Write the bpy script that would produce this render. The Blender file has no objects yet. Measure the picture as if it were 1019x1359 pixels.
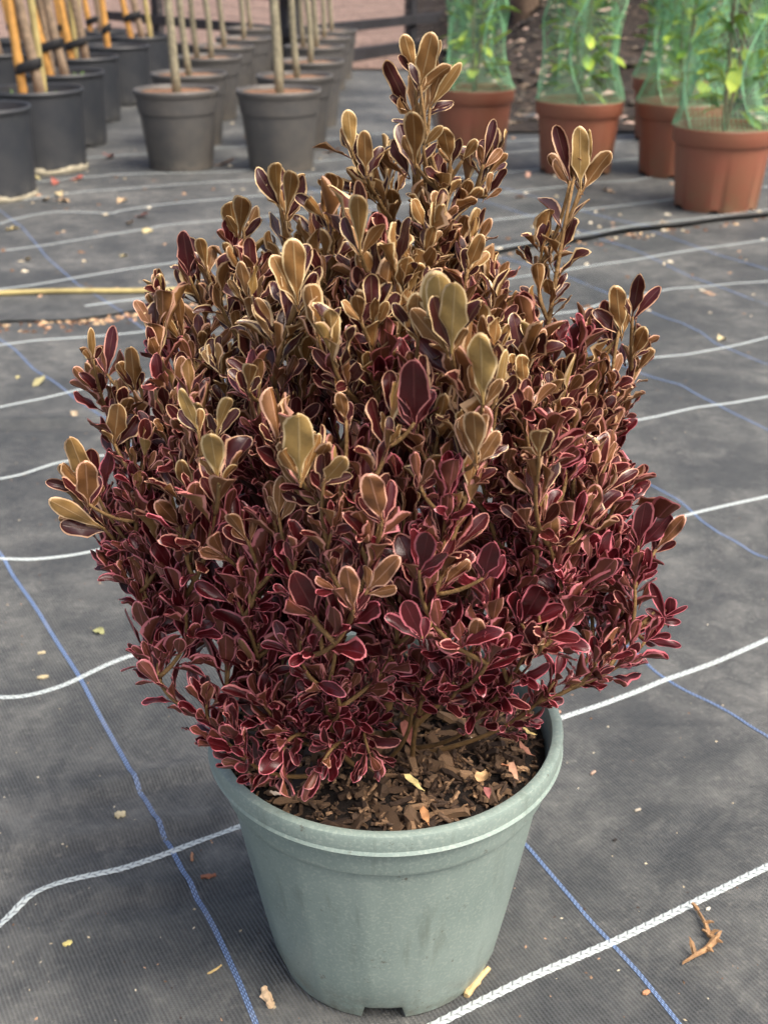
import bpy, math, random
import numpy as np
from mathutils import Vector, Matrix, noise as mnoise

rnd = random.Random(7)
PI = math.pi
sc = bpy.context.scene
C = sc.collection

# ------------------------------------------------------------------ camera
FPX, CX, CY, HOR = 1580.0, 509.5, 679.5, -80.0     # focal length and horizon in photo pixels
CAM_H = 0.675
PITCH = math.atan((CY - HOR) / FPX)
camd = bpy.data.cameras.new("camera"); cam = bpy.data.objects.new("camera", camd); C.objects.link(cam)
cam.location = (0, 0, CAM_H); cam.rotation_euler = (PI / 2 - PITCH, 0, 0)
camd.sensor_fit = 'VERTICAL'; camd.sensor_height = 36.0; camd.lens = 36.0 * FPX / 1359.0
camd.clip_start = 0.02; camd.clip_end = 400
camd.dof.use_dof = True; camd.dof.focus_distance = 0.70; camd.dof.aperture_fstop = 13.0
sc.camera = cam

# ------------------------------------------------------------------ sky, sun, exposure
SUN_EL, SUN_AZ = 58, 125        # overcast: a broad soft sun, azimuth clockwise from +Y
w = bpy.data.worlds.new("World"); sc.world = w; w.use_nodes = True
nt = w.node_tree; bg = nt.nodes["Background"]
sky = nt.nodes.new("ShaderNodeTexSky"); sky.sky_type = 'NISHITA'; sky.sun_disc = False
sky.sun_elevation = math.radians(SUN_EL); sky.sun_rotation = math.radians(SUN_AZ)
sky.air_density = 0.8; sky.dust_density = 8.0; sky.ozone_density = 0.0
nt.links.new(sky.outputs[0], bg.inputs[0]); bg.inputs[1].default_value = 0.13
sd = bpy.data.lights.new("sun", 'SUN'); so = bpy.data.objects.new("sun", sd); C.objects.link(so)
sd.energy = 1.25; sd.angle = math.radians(32); sd.color = (1.0, 0.97, 0.92)
sv = Vector((math.sin(math.radians(SUN_AZ)) * math.cos(math.radians(SUN_EL)),
             math.cos(math.radians(SUN_AZ)) * math.cos(math.radians(SUN_EL)), math.sin(math.radians(SUN_EL))))
so.rotation_euler = sv.to_track_quat('Z', 'Y').to_euler(); so.location = sv * 6
sc.view_settings.view_transform = 'Standard'; sc.view_settings.look = 'None'
sc.view_settings.exposure = 0.98; sc.view_settings.gamma = 1.0
sc.render.engine = 'CYCLES'
sc.cycles.use_denoising = True
sc.cycles.max_bounces = 8
sc.cycles.transparent_max_bounces = 16

# ------------------------------------------------------------------ pixel -> place
def ray(x, y):
    a, b = (x - CX) / FPX, -(y - CY) / FPX
    return np.array([a, math.cos(PITCH) + b * math.sin(PITCH), -math.sin(PITCH) + b * math.cos(PITCH)])
def gp(x, y, z=0.0):                       # where the pixel's ray meets height z
    r = ray(x, y); t = (z - CAM_H) / r[2]
    return (r[0] * t, r[1] * t)
def at_y(x, y, Y):                         # where the pixel's ray meets the upright plane at distance Y
    r = ray(x, y); t = Y / r[1]
    return Vector((r[0] * t, Y, CAM_H + r[2] * t))
def proj(P):                               # (n,3) -> photo pixels and depth
    d = np.asarray(P) - np.array([0, 0, CAM_H])
    z = d[..., 1] * math.cos(PITCH) - d[..., 2] * math.sin(PITCH)
    u = d[..., 1] * math.sin(PITCH) + d[..., 2] * math.cos(PITCH)
    return CX + FPX * d[..., 0] / z, CY - FPX * u / z, z

# ------------------------------------------------------------------ helpers
def s2l(c):
    return tuple((v / 12.92 if v <= 0.04045 else ((v + 0.055) / 1.055) ** 2.4) for v in (x / 255.0 for x in c))
def mesh(name, V, F, mats=(), smooth=True, mat_idx=None, attrs=None, uv=None):
    me = bpy.data.meshes.new(name)
    me.from_pydata([tuple(v) for v in V] if not isinstance(V, np.ndarray) else V.tolist(), [], F if isinstance(F, list) else F.tolist())
    for m in mats: me.materials.append(m)
    if mat_idx is not None: me.polygons.foreach_set('material_index', np.asarray(mat_idx, dtype=np.int32))
    if smooth: me.polygons.foreach_set('use_smooth', np.ones(len(me.polygons), dtype=bool))
    for k, vals in (attrs or {}).items():
        a = me.attributes.new(k, 'FLOAT', 'POINT'); a.data.foreach_set('value', np.asarray(vals, dtype=np.float32))
    if uv is not None:
        l = me.uv_layers.new(name='UVMap'); vi = np.empty(len(me.loops), dtype=np.int32); me.loops.foreach_get('vertex_index', vi)
        l.data.foreach_set('uv', np.asarray(uv, dtype=np.float32)[vi].ravel())
    me.update(); return me
def ob(name, data, parent=None, loc=None, label=None, cat=None, group=None, kind=None, mtx=None):
    o = bpy.data.objects.new(name, data); C.objects.link(o)
    if parent is not None: o.parent = parent
    if loc is not None: o.location = loc
    if mtx is not None: o.matrix_basis = mtx
    if label: o['label'] = label
    if cat: o['category'] = cat
    if group: o['group'] = group
    if kind: o['kind'] = kind
    return o
class MB:
    def __init__(s): s.V = []; s.F = []
    def add(s, V, F):
        n = len(s.V); s.V += [tuple(v) for v in V]; s.F += [tuple(i + n for i in f) for f in F]
    def tube(s, pts, rad, sides=8, cap=True):
        pts = [Vector(p) for p in pts]; n = len(pts); V = []; F = []
        t = (pts[1] - pts[0]).normalized(); a = t.orthogonal().normalized()
        for i, p in enumerate(pts):
            t = (pts[min(i + 1, n - 1)] - pts[max(i - 1, 0)]).normalized()
            a = (a - t * a.dot(t)).normalized(); b = t.cross(a)
            r = rad[i] if isinstance(rad, (list, tuple)) else rad
            for k in range(sides):
                q = 2 * PI * k / sides; V.append(p + a * (r * math.cos(q)) + b * (r * math.sin(q)))
        for i in range(n - 1):
            for k in range(sides):
                k2 = (k + 1) % sides; F.append((i * sides + k, i * sides + k2, (i + 1) * sides + k2, (i + 1) * sides + k))
        if cap: F.append(tuple(range(sides))[::-1]); F.append(tuple((n - 1) * sides + k for k in range(sides)))
        s.add(V, F)
    def lathe(s, prof, seg=64, fn=None):
        V = []; F = []; m = len(prof)
        for j in range(seg):
            a = 2 * PI * j / seg
            for i, (r, z) in enumerate(prof):
                if fn: r, z = fn(i, r, z, a)
                V.append((r * math.cos(a), r * math.sin(a), z))
        for j in range(seg):
            j2 = (j + 1) % seg
            for i in range(m - 1): F.append((j * m + i, j2 * m + i, j2 * m + i + 1, j * m + i + 1))
        s.add(V, F)
    def box(s, c, d, R=None):
        V = []
        for x in (-1, 1):
            for y in (-1, 1):
                for z in (-1, 1):
                    v = Vector((x * d[0] / 2, y * d[1] / 2, z * d[2] / 2)); V.append((R @ v if R else v) + Vector(c))
        s.add(V, [(0, 1, 3, 2), (4, 6, 7, 5), (0, 4, 5, 1), (2, 3, 7, 6), (0, 2, 6, 4), (1, 5, 7, 3)])
    def data(s, name, mats, smooth=True, sharp=None):
        me = mesh(name, s.V, s.F, mats, smooth)
        if sharp: me.set_sharp_from_angle(angle=math.radians(sharp))
        return me

# ------------------------------------------------------------------ materials
class NT:
    def __init__(s, name):
        s.m = bpy.data.materials.new(name); s.m.use_nodes = True; s.t = s.m.node_tree; s.b = s.t.nodes["Principled BSDF"]
        s.out = s.t.nodes["Material Output"]; s._co = None
    def n(s, typ, ins=None, **kw):
        d = s.t.nodes.new(typ)
        for k, v in kw.items(): setattr(d, k, v)
        for k, v in (ins or {}).items(): s.set(d.inputs[k], v)
        return d
    def set(s, sock, v):
        if isinstance(v, bpy.types.NodeSocket): s.t.links.new(v, sock)
        else:
            if isinstance(v, (tuple, list)) and len(v) == 3 and sock.type == 'RGBA': v = (*v, 1)
            sock.default_value = v
    def co(s):
        if s._co is None: s._co = s.n('ShaderNodeTexCoord').outputs['Object']
        return s._co
    def noise(s, scale, detail=4, rough=0.55, vec=None, dist=0.0):
        return s.n('ShaderNodeTexNoise', {'Scale': scale, 'Detail': detail, 'Roughness': rough, 'Vector': vec or s.co(), 'Distortion': dist}).outputs['Fac']
    def ramp(s, f, stops, interp='LINEAR'):
        r = s.n('ShaderNodeValToRGB', {'Fac': f}); r.color_ramp.interpolation = interp
        while len(r.color_ramp.elements) < len(stops): r.color_ramp.elements.new(0.5)
        for e, (p, c) in zip(r.color_ramp.elements, stops):
            e.position = p; e.color = (*((c, c, c) if isinstance(c, (int, float)) else c), 1)
        return r.outputs[0]
    def mix(s, f, a, b, mode='MIX'):
        m = s.n('ShaderNodeMix', data_type='RGBA', blend_type=mode)
        s.set(m.inputs[0], f); s.set(m.inputs[6], a); s.set(m.inputs[7], b); return m.outputs[2]
    def math(s, op, a, b=0.0, clamp=False):
        m = s.n('ShaderNodeMath', operation=op, use_clamp=clamp); s.set(m.inputs[0], a); s.set(m.inputs[1], b); return m.outputs[0]
    def attr(s, name, typ='GEOMETRY'): return s.n('ShaderNodeAttribute', attribute_name=name, attribute_type=typ).outputs['Fac']
    def bump(s, h, strength=0.3, dist=0.002):
        s.set(s.b.inputs['Normal'], s.n('ShaderNodeBump', {'Strength': strength, 'Distance': dist, 'Height': h}).outputs[0])
    def base(s, col, rough=0.6, spec=0.5):
        s.set(s.b.inputs['Base Color'], col); s.set(s.b.inputs['Roughness'], rough); s.set(s.b.inputs['Specular IOR Level'], spec); return s

def plain(name, col, rough=0.7, var=0.25, scale=30, bump=0.0, spec=0.4):
    M = NT(name); c = s2l(col); f = M.noise(scale, 5)
    M.base(M.mix(M.ramp(f, [(0.3, 0.0), (0.7, 1.0)]), tuple(v * (1 - var) for v in c), tuple(min(1, v * (1 + var)) for v in c)), rough, spec)
    if bump: M.bump(M.noise(scale * 3, 4), bump, 0.003)
    return M.m

# woven weed fabric -------------------------------------------------
GA = math.radians(29.5)                 # the weave is turned by this in the ground plane
def fabric_material():
    M = NT('woven_fabric')
    mp = M.n('ShaderNodeMapping', {'Vector': M.co(), 'Rotation': (0, 0, -GA)}).outputs[0]
    sep = M.n('ShaderNodeSeparateXYZ', {'Vector': mp}); X, Y = sep.outputs[0], sep.outputs[1]
    jit = M.math('MULTIPLY', M.noise(260, 2), 1.6)
    wx = M.math('SINE', M.math('ADD', M.math('MULTIPLY', X, 2 * PI / 0.0030), jit))
    wy = M.math('SINE', M.math('ADD', M.math('MULTIPLY', Y, 2 * PI / 0.0021), jit))
    rib = M.math('ADD', M.math('MULTIPLY', wx, 0.42), M.math('MULTIPLY', M.math('MULTIPLY', wx, wy), 0.22))
    rib = M.math('ADD', rib, 0.5, True)
    big = M.ramp(M.noise(3.2, 6, 0.62), [(0.40, 0.0), (0.66, 1.0)])
    mid = M.ramp(M.noise(22, 6, 0.7, dist=0.6), [(0.42, 0.0), (0.74, 1.0)])
    stretch = M.n('ShaderNodeMapping', {'Vector': mp, 'Scale': (60, 420, 1)}).outputs[0]
    fib = M.ramp(M.noise(1.0, 4, 0.7, vec=stretch), [(0.35, 0.0), (0.75, 1.0)])
    dark, light, dust = s2l((16, 19, 21)), s2l((70, 74, 76)), s2l((122, 123, 119))
    c = M.mix(rib, dark, light)
    c = M.mix(M.math('MULTIPLY', fib, 0.45), c, s2l((82, 86, 88)))
    spk = M.ramp(M.noise(170, 5, 0.75), [(0.52, 0.0), (0.72, 1.0)])
    dm = M.math('ADD', M.math('MULTIPLY', big, 0.30), M.math('MULTIPLY', M.math('MULTIPLY', mid, M.math('ADD', big, 0.3)), 0.68), True)
    c = M.mix(dm, c, dust)
    c = M.mix(M.math('MULTIPLY', spk, M.math('ADD', M.math('MULTIPLY', big, 0.5), 0.12)), c, s2l((146, 145, 138)))
    M.base(c, M.math('SUBTRACT', 0.66, M.math('MULTIPLY', rib, 0.1)), 0.5)
    M.bump(M.math('ADD', rib, M.math('MULTIPLY', fib, 0.4)), 0.75, 0.0013)
    return M.m
def thread_material(name, a, b, gap):
    M = NT(name); br = M.attr('braid'); f = M.noise(900, 2)
    c = M.mix(M.ramp(br, [(0.18, 0.0), (0.66, 1.0)]), gap, M.mix(f, a, b))
    c = M.mix(M.math('MULTIPLY', M.ramp(M.noise(14, 5, 0.7), [(0.55, 0.0), (0.8, 1.0)]), 0.5), c, s2l((150, 146, 136)))
    M.base(c, 0.5, 0.5); M.bump(M.noise(1500, 2), 0.3, 0.0004); return M.m

def leaf_material(name, top, low, pale, mtop, mlow, rough, upper):
    M = NT(name)
    tone = M.math('ADD', M.attr('tone'), M.attr('tone', 'OBJECT'), True)
    tint = M.math('ADD', M.attr('tint'), M.attr('tint', 'OBJECT'), True)
    mar, rib = M.attr('margin'), M.attr('rib')
    uvv = M.n('ShaderNodeVectorMath', {0: M.n('ShaderNodeUVMap', uv_map='UVMap').outputs[0], 1: M.n('ShaderNodeCombineXYZ', {0: M.math('MULTIPLY', tint, 37.0), 1: M.math('MULTIPLY', tone, 53.0), 2: 0.37}).outputs[0]}, operation='ADD').outputs[0]
    n1 = M.noise(4.5, 5, 0.6, vec=uvv); n2 = M.noise(17.3, 6, 0.7, vec=uvv, dist=0.8)
    body = M.mix(tone, s2l(top), s2l(low))
    body = M.mix(M.ramp(tint, [(0.55, 0.0), (1.0, 1.0)]), body, s2l(pale))
    body = M.mix(M.ramp(n1, [(0.3, 0.55), (0.7, 0.0)]), body, M.mix(0.5, body, s2l((52, 24, 18))))
    body = M.mix(M.math('MULTIPLY', M.ramp(n2, [(0.3, 1.0), (0.7, 0.0)]), 0.16), body, s2l((60, 30, 20)))
    ribm = M.ramp(rib, [(0.86, 0.0), (0.99, 1.0)])
    body = M.mix(M.math('MULTIPLY', ribm, 0.38 if not upper else 0.10), body, M.mix(tone, s2l(mtop), s2l(mlow)))
    mc = M.mix(tone, s2l(mtop), s2l(mlow))
    mm = M.ramp(M.math('ADD', mar, M.math('MULTIPLY', M.math('SUBTRACT', n1, 0.5), 0.8)), [(0.26, 0.0), (0.52, 1.0)])
    col = M.mix(mm, body, mc)
    M.base(col, M.math('ADD', rough, M.math('MULTIPLY', n1, 0.12)), 0.55)
    M.bump(M.math('ADD', M.math('MULTIPLY', n2, 0.5), M.math('MULTIPLY', ribm, 0.8 if not upper else -0.8)), 0.35, 0.0008)
    tr = M.n('ShaderNodeBsdfTranslucent', {'Color': M.mix(0.5, col, s2l((160, 60, 30)))})
    mx = M.n('ShaderNodeMixShader', {0: 0.12, 1: M.b.outputs[0], 2: tr.outputs[0]})
    M.t.links.new(mx.outputs[0], M.out.inputs[0]); return M.m

def pot_green():
    M = NT('sage_green_plastic')
    sp = M.ramp(M.noise(420, 3, 0.6), [(0.50, 0.0), (0.66, 1.0)])
    bl = M.ramp(M.noise(14, 5, 0.6), [(0.3, 0.0), (0.75, 1.0)])
    c = M.mix(bl, s2l((128, 146, 139)), s2l((148, 164, 156)))
    c = M.mix(M.math('MULTIPLY', sp, 0.4), c, s2l((176, 188, 177)))
    sep = M.n('ShaderNodeSeparateXYZ', {'Vector': M.co()})
    streak = M.n('ShaderNodeMapping', {'Vector': M.co(), 'Scale': (60, 60, 7)}).outputs[0]
    st = M.ramp(M.noise(1.0, 5, 0.65, vec=streak), [(0.56, 0.0), (0.78, 1.0)])
    c = M.mix(M.math('MULTIPLY', st, 0.5), c, s2l((92, 102, 88)))
    sc_ = M.ramp(M.noise(70, 6, 0.78), [(0.63, 0.0), (0.70, 1.0)])
    c = M.mix(M.math('MULTIPLY', sc_, 0.75), c, s2l((84, 72, 56)))
    lowd = M.n('ShaderNodeMapRange', {'Value': sep.outputs[2], 'From Min': 0.0, 'From Max': 0.035, 'To Min': 1.0, 'To Max': 0.0}).outputs[0]
    c = M.mix(M.math('MULTIPLY', lowd, M.ramp(M.noise(60, 5, 0.7), [(0.38, 0.0), (0.7, 0.85)])), c, s2l((96, 88, 70)))
    M.base(c, M.math('ADD', 0.36, M.math('MULTIPLY', bl, 0.14)), 0.5)
    M.bump(M.math('ADD', M.noise(520, 2), M.math('MULTIPLY', st, 0.6)), 0.22, 0.0006); return M.m
def pot_plastic(name, col, dirt, amount=0.5, dirt_h=0.05):
    M = NT(name); sep = M.n('ShaderNodeSeparateXYZ', {'Vector': M.co()})
    f = M.ramp(M.noise(9, 6, 0.65), [(0.35, 0.0), (0.75, 1.0)])
    c = M.mix(M.math('MULTIPLY', f, amount), s2l(col), s2l(dirt))
    lo = M.n('ShaderNodeMapRange', {'Value': sep.outputs[2], 'From Min': 0.0, 'From Max': dirt_h, 'To Min': 1.0, 'To Max': 0.0}).outputs[0]
    c = M.mix(M.math('MULTIPLY', lo, M.ramp(M.noise(30, 5, 0.7), [(0.4, 0.0), (0.6, 0.9)])), c, s2l(dirt))
    M.base(c, 0.5, 0.5); M.bump(M.noise(60, 3), 0.15, 0.002); return M.m

MAT = {}
MAT['fabric'] = fabric_material()
MAT['white'] = thread_material('white_thread', s2l((200, 209, 207)), s2l((174, 186, 186)), s2l((92, 97, 99)))
MAT['blue'] = thread_material('blue_thread', s2l((160, 184, 216)), s2l((108, 142, 194)), s2l((56, 70, 98)))
MAT['ad'] = leaf_material('leaf_upper_side', (66, 27, 28), (82, 13, 24), (84, 44, 35), (226, 198, 150), (210, 116, 128), 0.24, True)
MAT['ab'] = leaf_material('leaf_under_side', (160, 117, 64), (116, 63, 48), (196, 164, 98), (232, 206, 156), (214, 132, 138), 0.42, False)
MAT['stem'] = plain('shrub_stem', (128, 100, 62), 0.7, 0.3, 160, 0.4)
MAT['green_pot'] = pot_green()
MAT['grey_pot'] = pot_plastic('grey_pot_plastic', (78, 78, 78), (122, 116, 106), 0.5)
MAT['black_pot'] = pot_plastic('black_pot_plastic', (44, 48, 54), (86, 86, 84), 0.35, 0.06)
MAT['silt'] = plain('dried_silt', (158, 152, 132), 0.9, 0.3, 60, 0.4)
MAT['terra'] = pot_plastic('terracotta_plastic', (150, 90, 69), (134, 104, 76), 0.45, 0.12)
MAT['soil'] = plain('potting_soil', (126, 94, 70), 0.95, 0.5, 60, 0.8)
MAT['cane'] = plain('cane_orange', (190, 142, 76), 0.55, 0.3, 25, 0.2)
MAT['cane_yellow'] = plain('cane_yellow', (172, 158, 106), 0.55, 0.25, 25, 0.2)
MAT['bark_grey'] = plain('sapling_bark', (140, 134, 112), 0.85, 0.35, 60, 0.4)
MAT['bark_brown'] = plain('young_trunk_bark', (136, 118, 98), 0.85, 0.35, 60, 0.4)
MAT['tie'] = plain('rubber_tie', (30, 31, 34), 0.6, 0.2, 40)
MAT['net'] = plain('green_net', (138, 196, 150), 0.55, 0.2, 30)
MAT['rail'] = plain('dark_rail', (50, 51, 55), 0.7, 0.3, 12, 0.3)
MAT['wire'] = plain('fence_wire', (150, 140, 134), 0.5, 0.1, 10)

# ------------------------------------------------------------------ ground height
def hgt(x, y):
    x = np.asarray(x, float); y = np.asarray(y, float)
    fade = 1.0 / (1.0 + np.maximum(y - 1.6, 0) * 1.1)
    z = 0.0030 * np.sin(5.3 * x + 3.1 * y + 0.7 + 0.9 * np.sin(2.3 * y)) + 0.0022 * np.sin(-9.1 * x + 6.4 * y + 1.1 * np.sin(4 * x))
    z += 0.0012 * np.sin(17 * x + 13 * y + 2.0 * np.sin(5 * y)) + 0.0009 * np.sin(31 * y - 9 * x + 1.7 * np.sin(8 * x))
    # creases fanning out on the left of the pot
    for (px, py, ang, ln, wd, amp) in ((-0.20, 0.86, 0.35, 0.12, 0.010, 0.0055), (-0.21, 0.79, 0.25, 0.10, 0.009, 0.0055), (-0.19, 0.72, 0.12, 0.09, 0.010, 0.005),
                                       (-0.36, 0.66, 1.1, 0.14, 0.018, 0.006), (-0.52, 1.72, 0.05, 0.18, 0.016, 0.009), (0.55, 1.38, 0.5, 0.25, 0.02, 0.004),
                                       (0.30, 0.86, 0.75, 0.18, 0.014, 0.003), (-0.7, 1.2, 0.3, 0.3, 0.02, 0.005), (0.75, 2.0, 0.4, 0.3, 0.03, 0.005)):
        ca, sa = math.cos(ang), math.sin(ang); u = (x - px) * ca + (y - py) * sa; v = -(x - px) * sa + (y - py) * ca + 0.15 * u * u
        z += amp * np.exp(-(u / ln) ** 2) * (np.exp(-(v / wd) ** 2) - 0.8 * np.exp(-((v + 1.6 * wd) / wd) ** 2))
    pr = np.hypot(x - 0.001, y - 0.67)
    z = z * fade * np.clip((pr - 0.085) / 0.09, 0.0, 1.0)
    return z
SEAM_PX = [(-260, 462), (-60, 441), (0, 432), (100, 425), (194, 413), (420, 371), (650, 338), (840, 311), (1019, 287), (1200, 262), (1500, 228)]
SEAM = np.array([gp(*p) for p in SEAM_PX])
SEAM = np.vstack([[-9, SEAM[0][1] - (SEAM[0][0] + 9) * 0.4], SEAM, [14, SEAM[-1][1] + (14 - SEAM[-1][0]) * 0.5]])
def seam_y(x): return np.interp(x, SEAM[:, 0], SEAM[:, 1])
def lift(x): return 0.0015 + 0.008 / (1 + np.exp(-6 * (np.asarray(x) - 0.1)))
def over(x, y):                               # height of the second sheet over the first
    t = np.asarray(y) - seam_y(x); return np.where(t >= 0, 0.0035 + lift(x) * np.exp(-np.maximum(t, 0) / 0.07), 0.0)
def top(x, y): return hgt(x, y) + over(x, y)

def axis(lo, hi, fine, far0, far1):
    a = list(np.arange(lo, hi + 1e-6, fine)); s = fine
    while a[-1] < far1: s *= 1.25; a.append(a[-1] + s)
    b = []; s = fine; v = a[0]
    while v > far0: s *= 1.25; v -= s; b.append(v)
    return np.array(b[::-1] + a)
def grid(xs, ys, zf):
    X, Y = np.meshgrid(xs, ys); V = np.stack([X, Y, zf(X, Y)], -1).reshape(-1, 3)
    n, m = len(xs), len(ys); i = np.arange((m - 1) * (n - 1)); r, c = i // (n - 1), i % (n - 1); k = r * n + c
    return V, np.stack([k, k + 1, k + n + 1, k + n], -1)
V, F = grid(axis(-0.75, 0.85, 0.0085, -60, 60), axis(0.42, 1.9, 0.0085, -30, 120), lambda X, Y: hgt(X, Y))
ground = ob('ground', mesh('ground', V, F, [MAT['fabric']]), kind='structure', label='dark grey woven weed fabric covering the nursery ground')
xs = axis(-2.2, 2.4, 0.03, -9, 13); ts = np.concatenate([[0, 0.004, 0.01, 0.02, 0.035, 0.06, 0.09, 0.13, 0.18], np.arange(0.24, 2.6, 0.06), np.arange(2.7, 9, 0.5)])
X, T = np.meshgrid(xs, ts); Y = seam_y(X) + 0.008 * np.sin(X * 23) * np.exp(-T / 0.1) + T
Z = hgt(X, Y) + 0.0035 + lift(X) * np.exp(-T / 0.07)
V = np.stack([X, Y, Z], -1).reshape(-1, 3); _, F = grid(xs, ts, lambda a, b: a * 0)
row = V[:len(xs)].copy(); row[:, 2] -= 0.0028; row[:, 1] += 0.004; n0 = len(V); V = np.vstack([V, row])
F = np.vstack([F, [[i + 1, i, n0 + i, n0 + i + 1] for i in range(len(xs) - 1)]])
ob('fabric_overlap', mesh('fabric_overlap', V, F, [MAT['fabric']]), kind='structure', label='second sheet of woven fabric overlapping the first, its edge lifted')

# far ground beyond the fabric
def gravel_mat(name, a, b, c3, scale):
    M = NT(name); f = M.n('ShaderNodeTexVoronoi', {'Scale': scale, 'Vector': M.co()}).outputs['Color']
    g_ = M.n('ShaderNodeSeparateColor', {'Color': f}).outputs[0]
    c = M.ramp(g_, [(0.0, s2l(a)), (0.5, s2l(b)), (1.0, s2l(c3))])
    c = M.mix(M.ramp(M.noise(1.5, 5), [(0.35, 0.0), (0.7, 0.5)]), c, s2l(b)); M.base(c, 0.9, 0.3); M.bump(M.noise(scale * 2, 3), 0.6, 0.01); return M.m
MAT['gravel'] = gravel_mat('pink_gravel', (84, 69, 62), (128, 107, 97), (152, 131, 121), 28)
MAT['mulch_bed'] = gravel_mat('dark_mulch', (26, 23, 21), (44, 38, 33), (74, 64, 55), 40)
V, F = grid(np.linspace(-14, 1.2, 40), np.linspace(7.2, 40, 60), lambda X, Y: 0.014 + 0.012 * np.maximum(Y - 8, 0) + 0.02 * np.sin(X * 2.3 + Y) * np.clip(Y - 7.4, 0, 1))
ob('gravel_path', mesh('gravel_path', V, F, [MAT['gravel']]), kind='structure', label='pale pink gravel ground behind the dark rail fence')
def bank(X, Y):
    f = np.clip((Y - 5.0 - 0.25 * np.sin(X * 2.1)) / 2.6, 0, 1); f = f * f * (3 - 2 * f)
    e = np.clip((X - 0.25 - 0.12 * np.sin(3 * Y)) / 0.6, 0, 1)
    return 0.0 + f * e * (0.62 + 0.05 * np.sin(X * 4 + Y * 3)) + 0.012 + 0.02 * np.sin(13 * X + 7 * Y) * np.sin(11 * Y - 5 * X) * np.clip((Y - 5) * 4, 0, 1)
V, F = grid(np.linspace(0.2, 12, 120), np.linspace(4.75, 12, 90), bank)
ob('mulch_bed', mesh('mulch_bed', V, F, [MAT['mulch_bed']]), kind='structure', label='dark mulched bank behind the terracotta pots')

# ------------------------------------------------------------------ marker lines woven into the fabric
def ribbon(pts_px, width, step, pitch, mode):
    P = np.array([gp(*p) for p in pts_px]); dr = np.array([math.cos(GA), math.sin(GA)] if mode == 'white' else [math.sin(GA), -math.cos(GA)])
    e0, e1 = (P[0] - dr * 0.8, P[-1] + dr * 0.8) if P[0][0] < P[-1][0] else (P[0] + dr * 0.8, P[-1] - dr * 0.8)
    P = np.vstack([[e0], P, [e1]]); d = np.concatenate([[0], np.cumsum(np.hypot(*np.diff(P, axis=0).T))])
    s = np.arange(0, d[-1], step)
    # smooth curve through the traced points
    fx, fy = np.interp(s, d, P[:, 0]), np.interp(s, d, P[:, 1])
    k = max(3, int(0.035 / step) | 1); ker = np.hanning(k + 2)[1:-1]; ker /= ker.sum()
    pad = lambda a: np.convolve(np.concatenate([np.full(k // 2, a[0]) + (a[1] - a[0]) * np.arange(-(k // 2), 0), a, a[-1] + (a[-1] - a[-2]) * np.arange(1, k // 2 + 1)]), ker, 'valid')
    fx, fy = pad(fx), pad(fy)
    tx, ty = np.gradient(fx), np.gradient(fy); L = np.hypot(tx, ty); nx, ny = -ty / L, tx / L
    us = np.linspace(-1, 1, 9 if mode == 'white' else 7); V = []; width = width * (0.86 if mode == 'white' else 0.68); br = []
    ph = 2 * PI * s / pitch
    for u in us:
        if mode == 'white':
            b = np.abs(np.sin(ph / 2 + (PI / 2 if u > 0 else 0) - abs(u) * 1.1)); b = b ** 0.6 * (1 - 0.55 * np.exp(-(u / 0.14) ** 2))
            e = np.full_like(s, 1.0) + 0.10 * np.sin(ph + (PI if u > 0 else 0)) * abs(u)
            h = 0.0001 + 0.0007 * b * (1 - u ** 4 * 0.85)
        else:
            b = (0.5 + 0.5 * math.cos(u * PI * 3)) * (0.62 + 0.38 * np.sin(ph + u * 3)); e = np.full_like(s, 1.0); h = 0.0001 + 0.0006 * b * (1 - u ** 4)
        off = u * width / 2 * e
        x, y = fx + nx * off, fy + ny * off
        V.append(np.stack([x, y, top(x, y) + 0.0004 + h], -1)); br.append(b)
    V = np.stack(V, 1); n = len(us); m = len(s); br = np.stack(br, 1).ravel()
    i = np.arange((m - 1) * (n - 1)); r, c = i // (n - 1), i % (n - 1); k = r * n + c; V = V.reshape(-1, 3)
    Fq = np.stack([k, k + n, k + n + 1, k + 1], -1); sd_ = (V[:, 1] > seam_y(V[:, 0]))[Fq]
    return V, Fq[(sd_.all(1)) | (~sd_.any(1))], br
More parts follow.
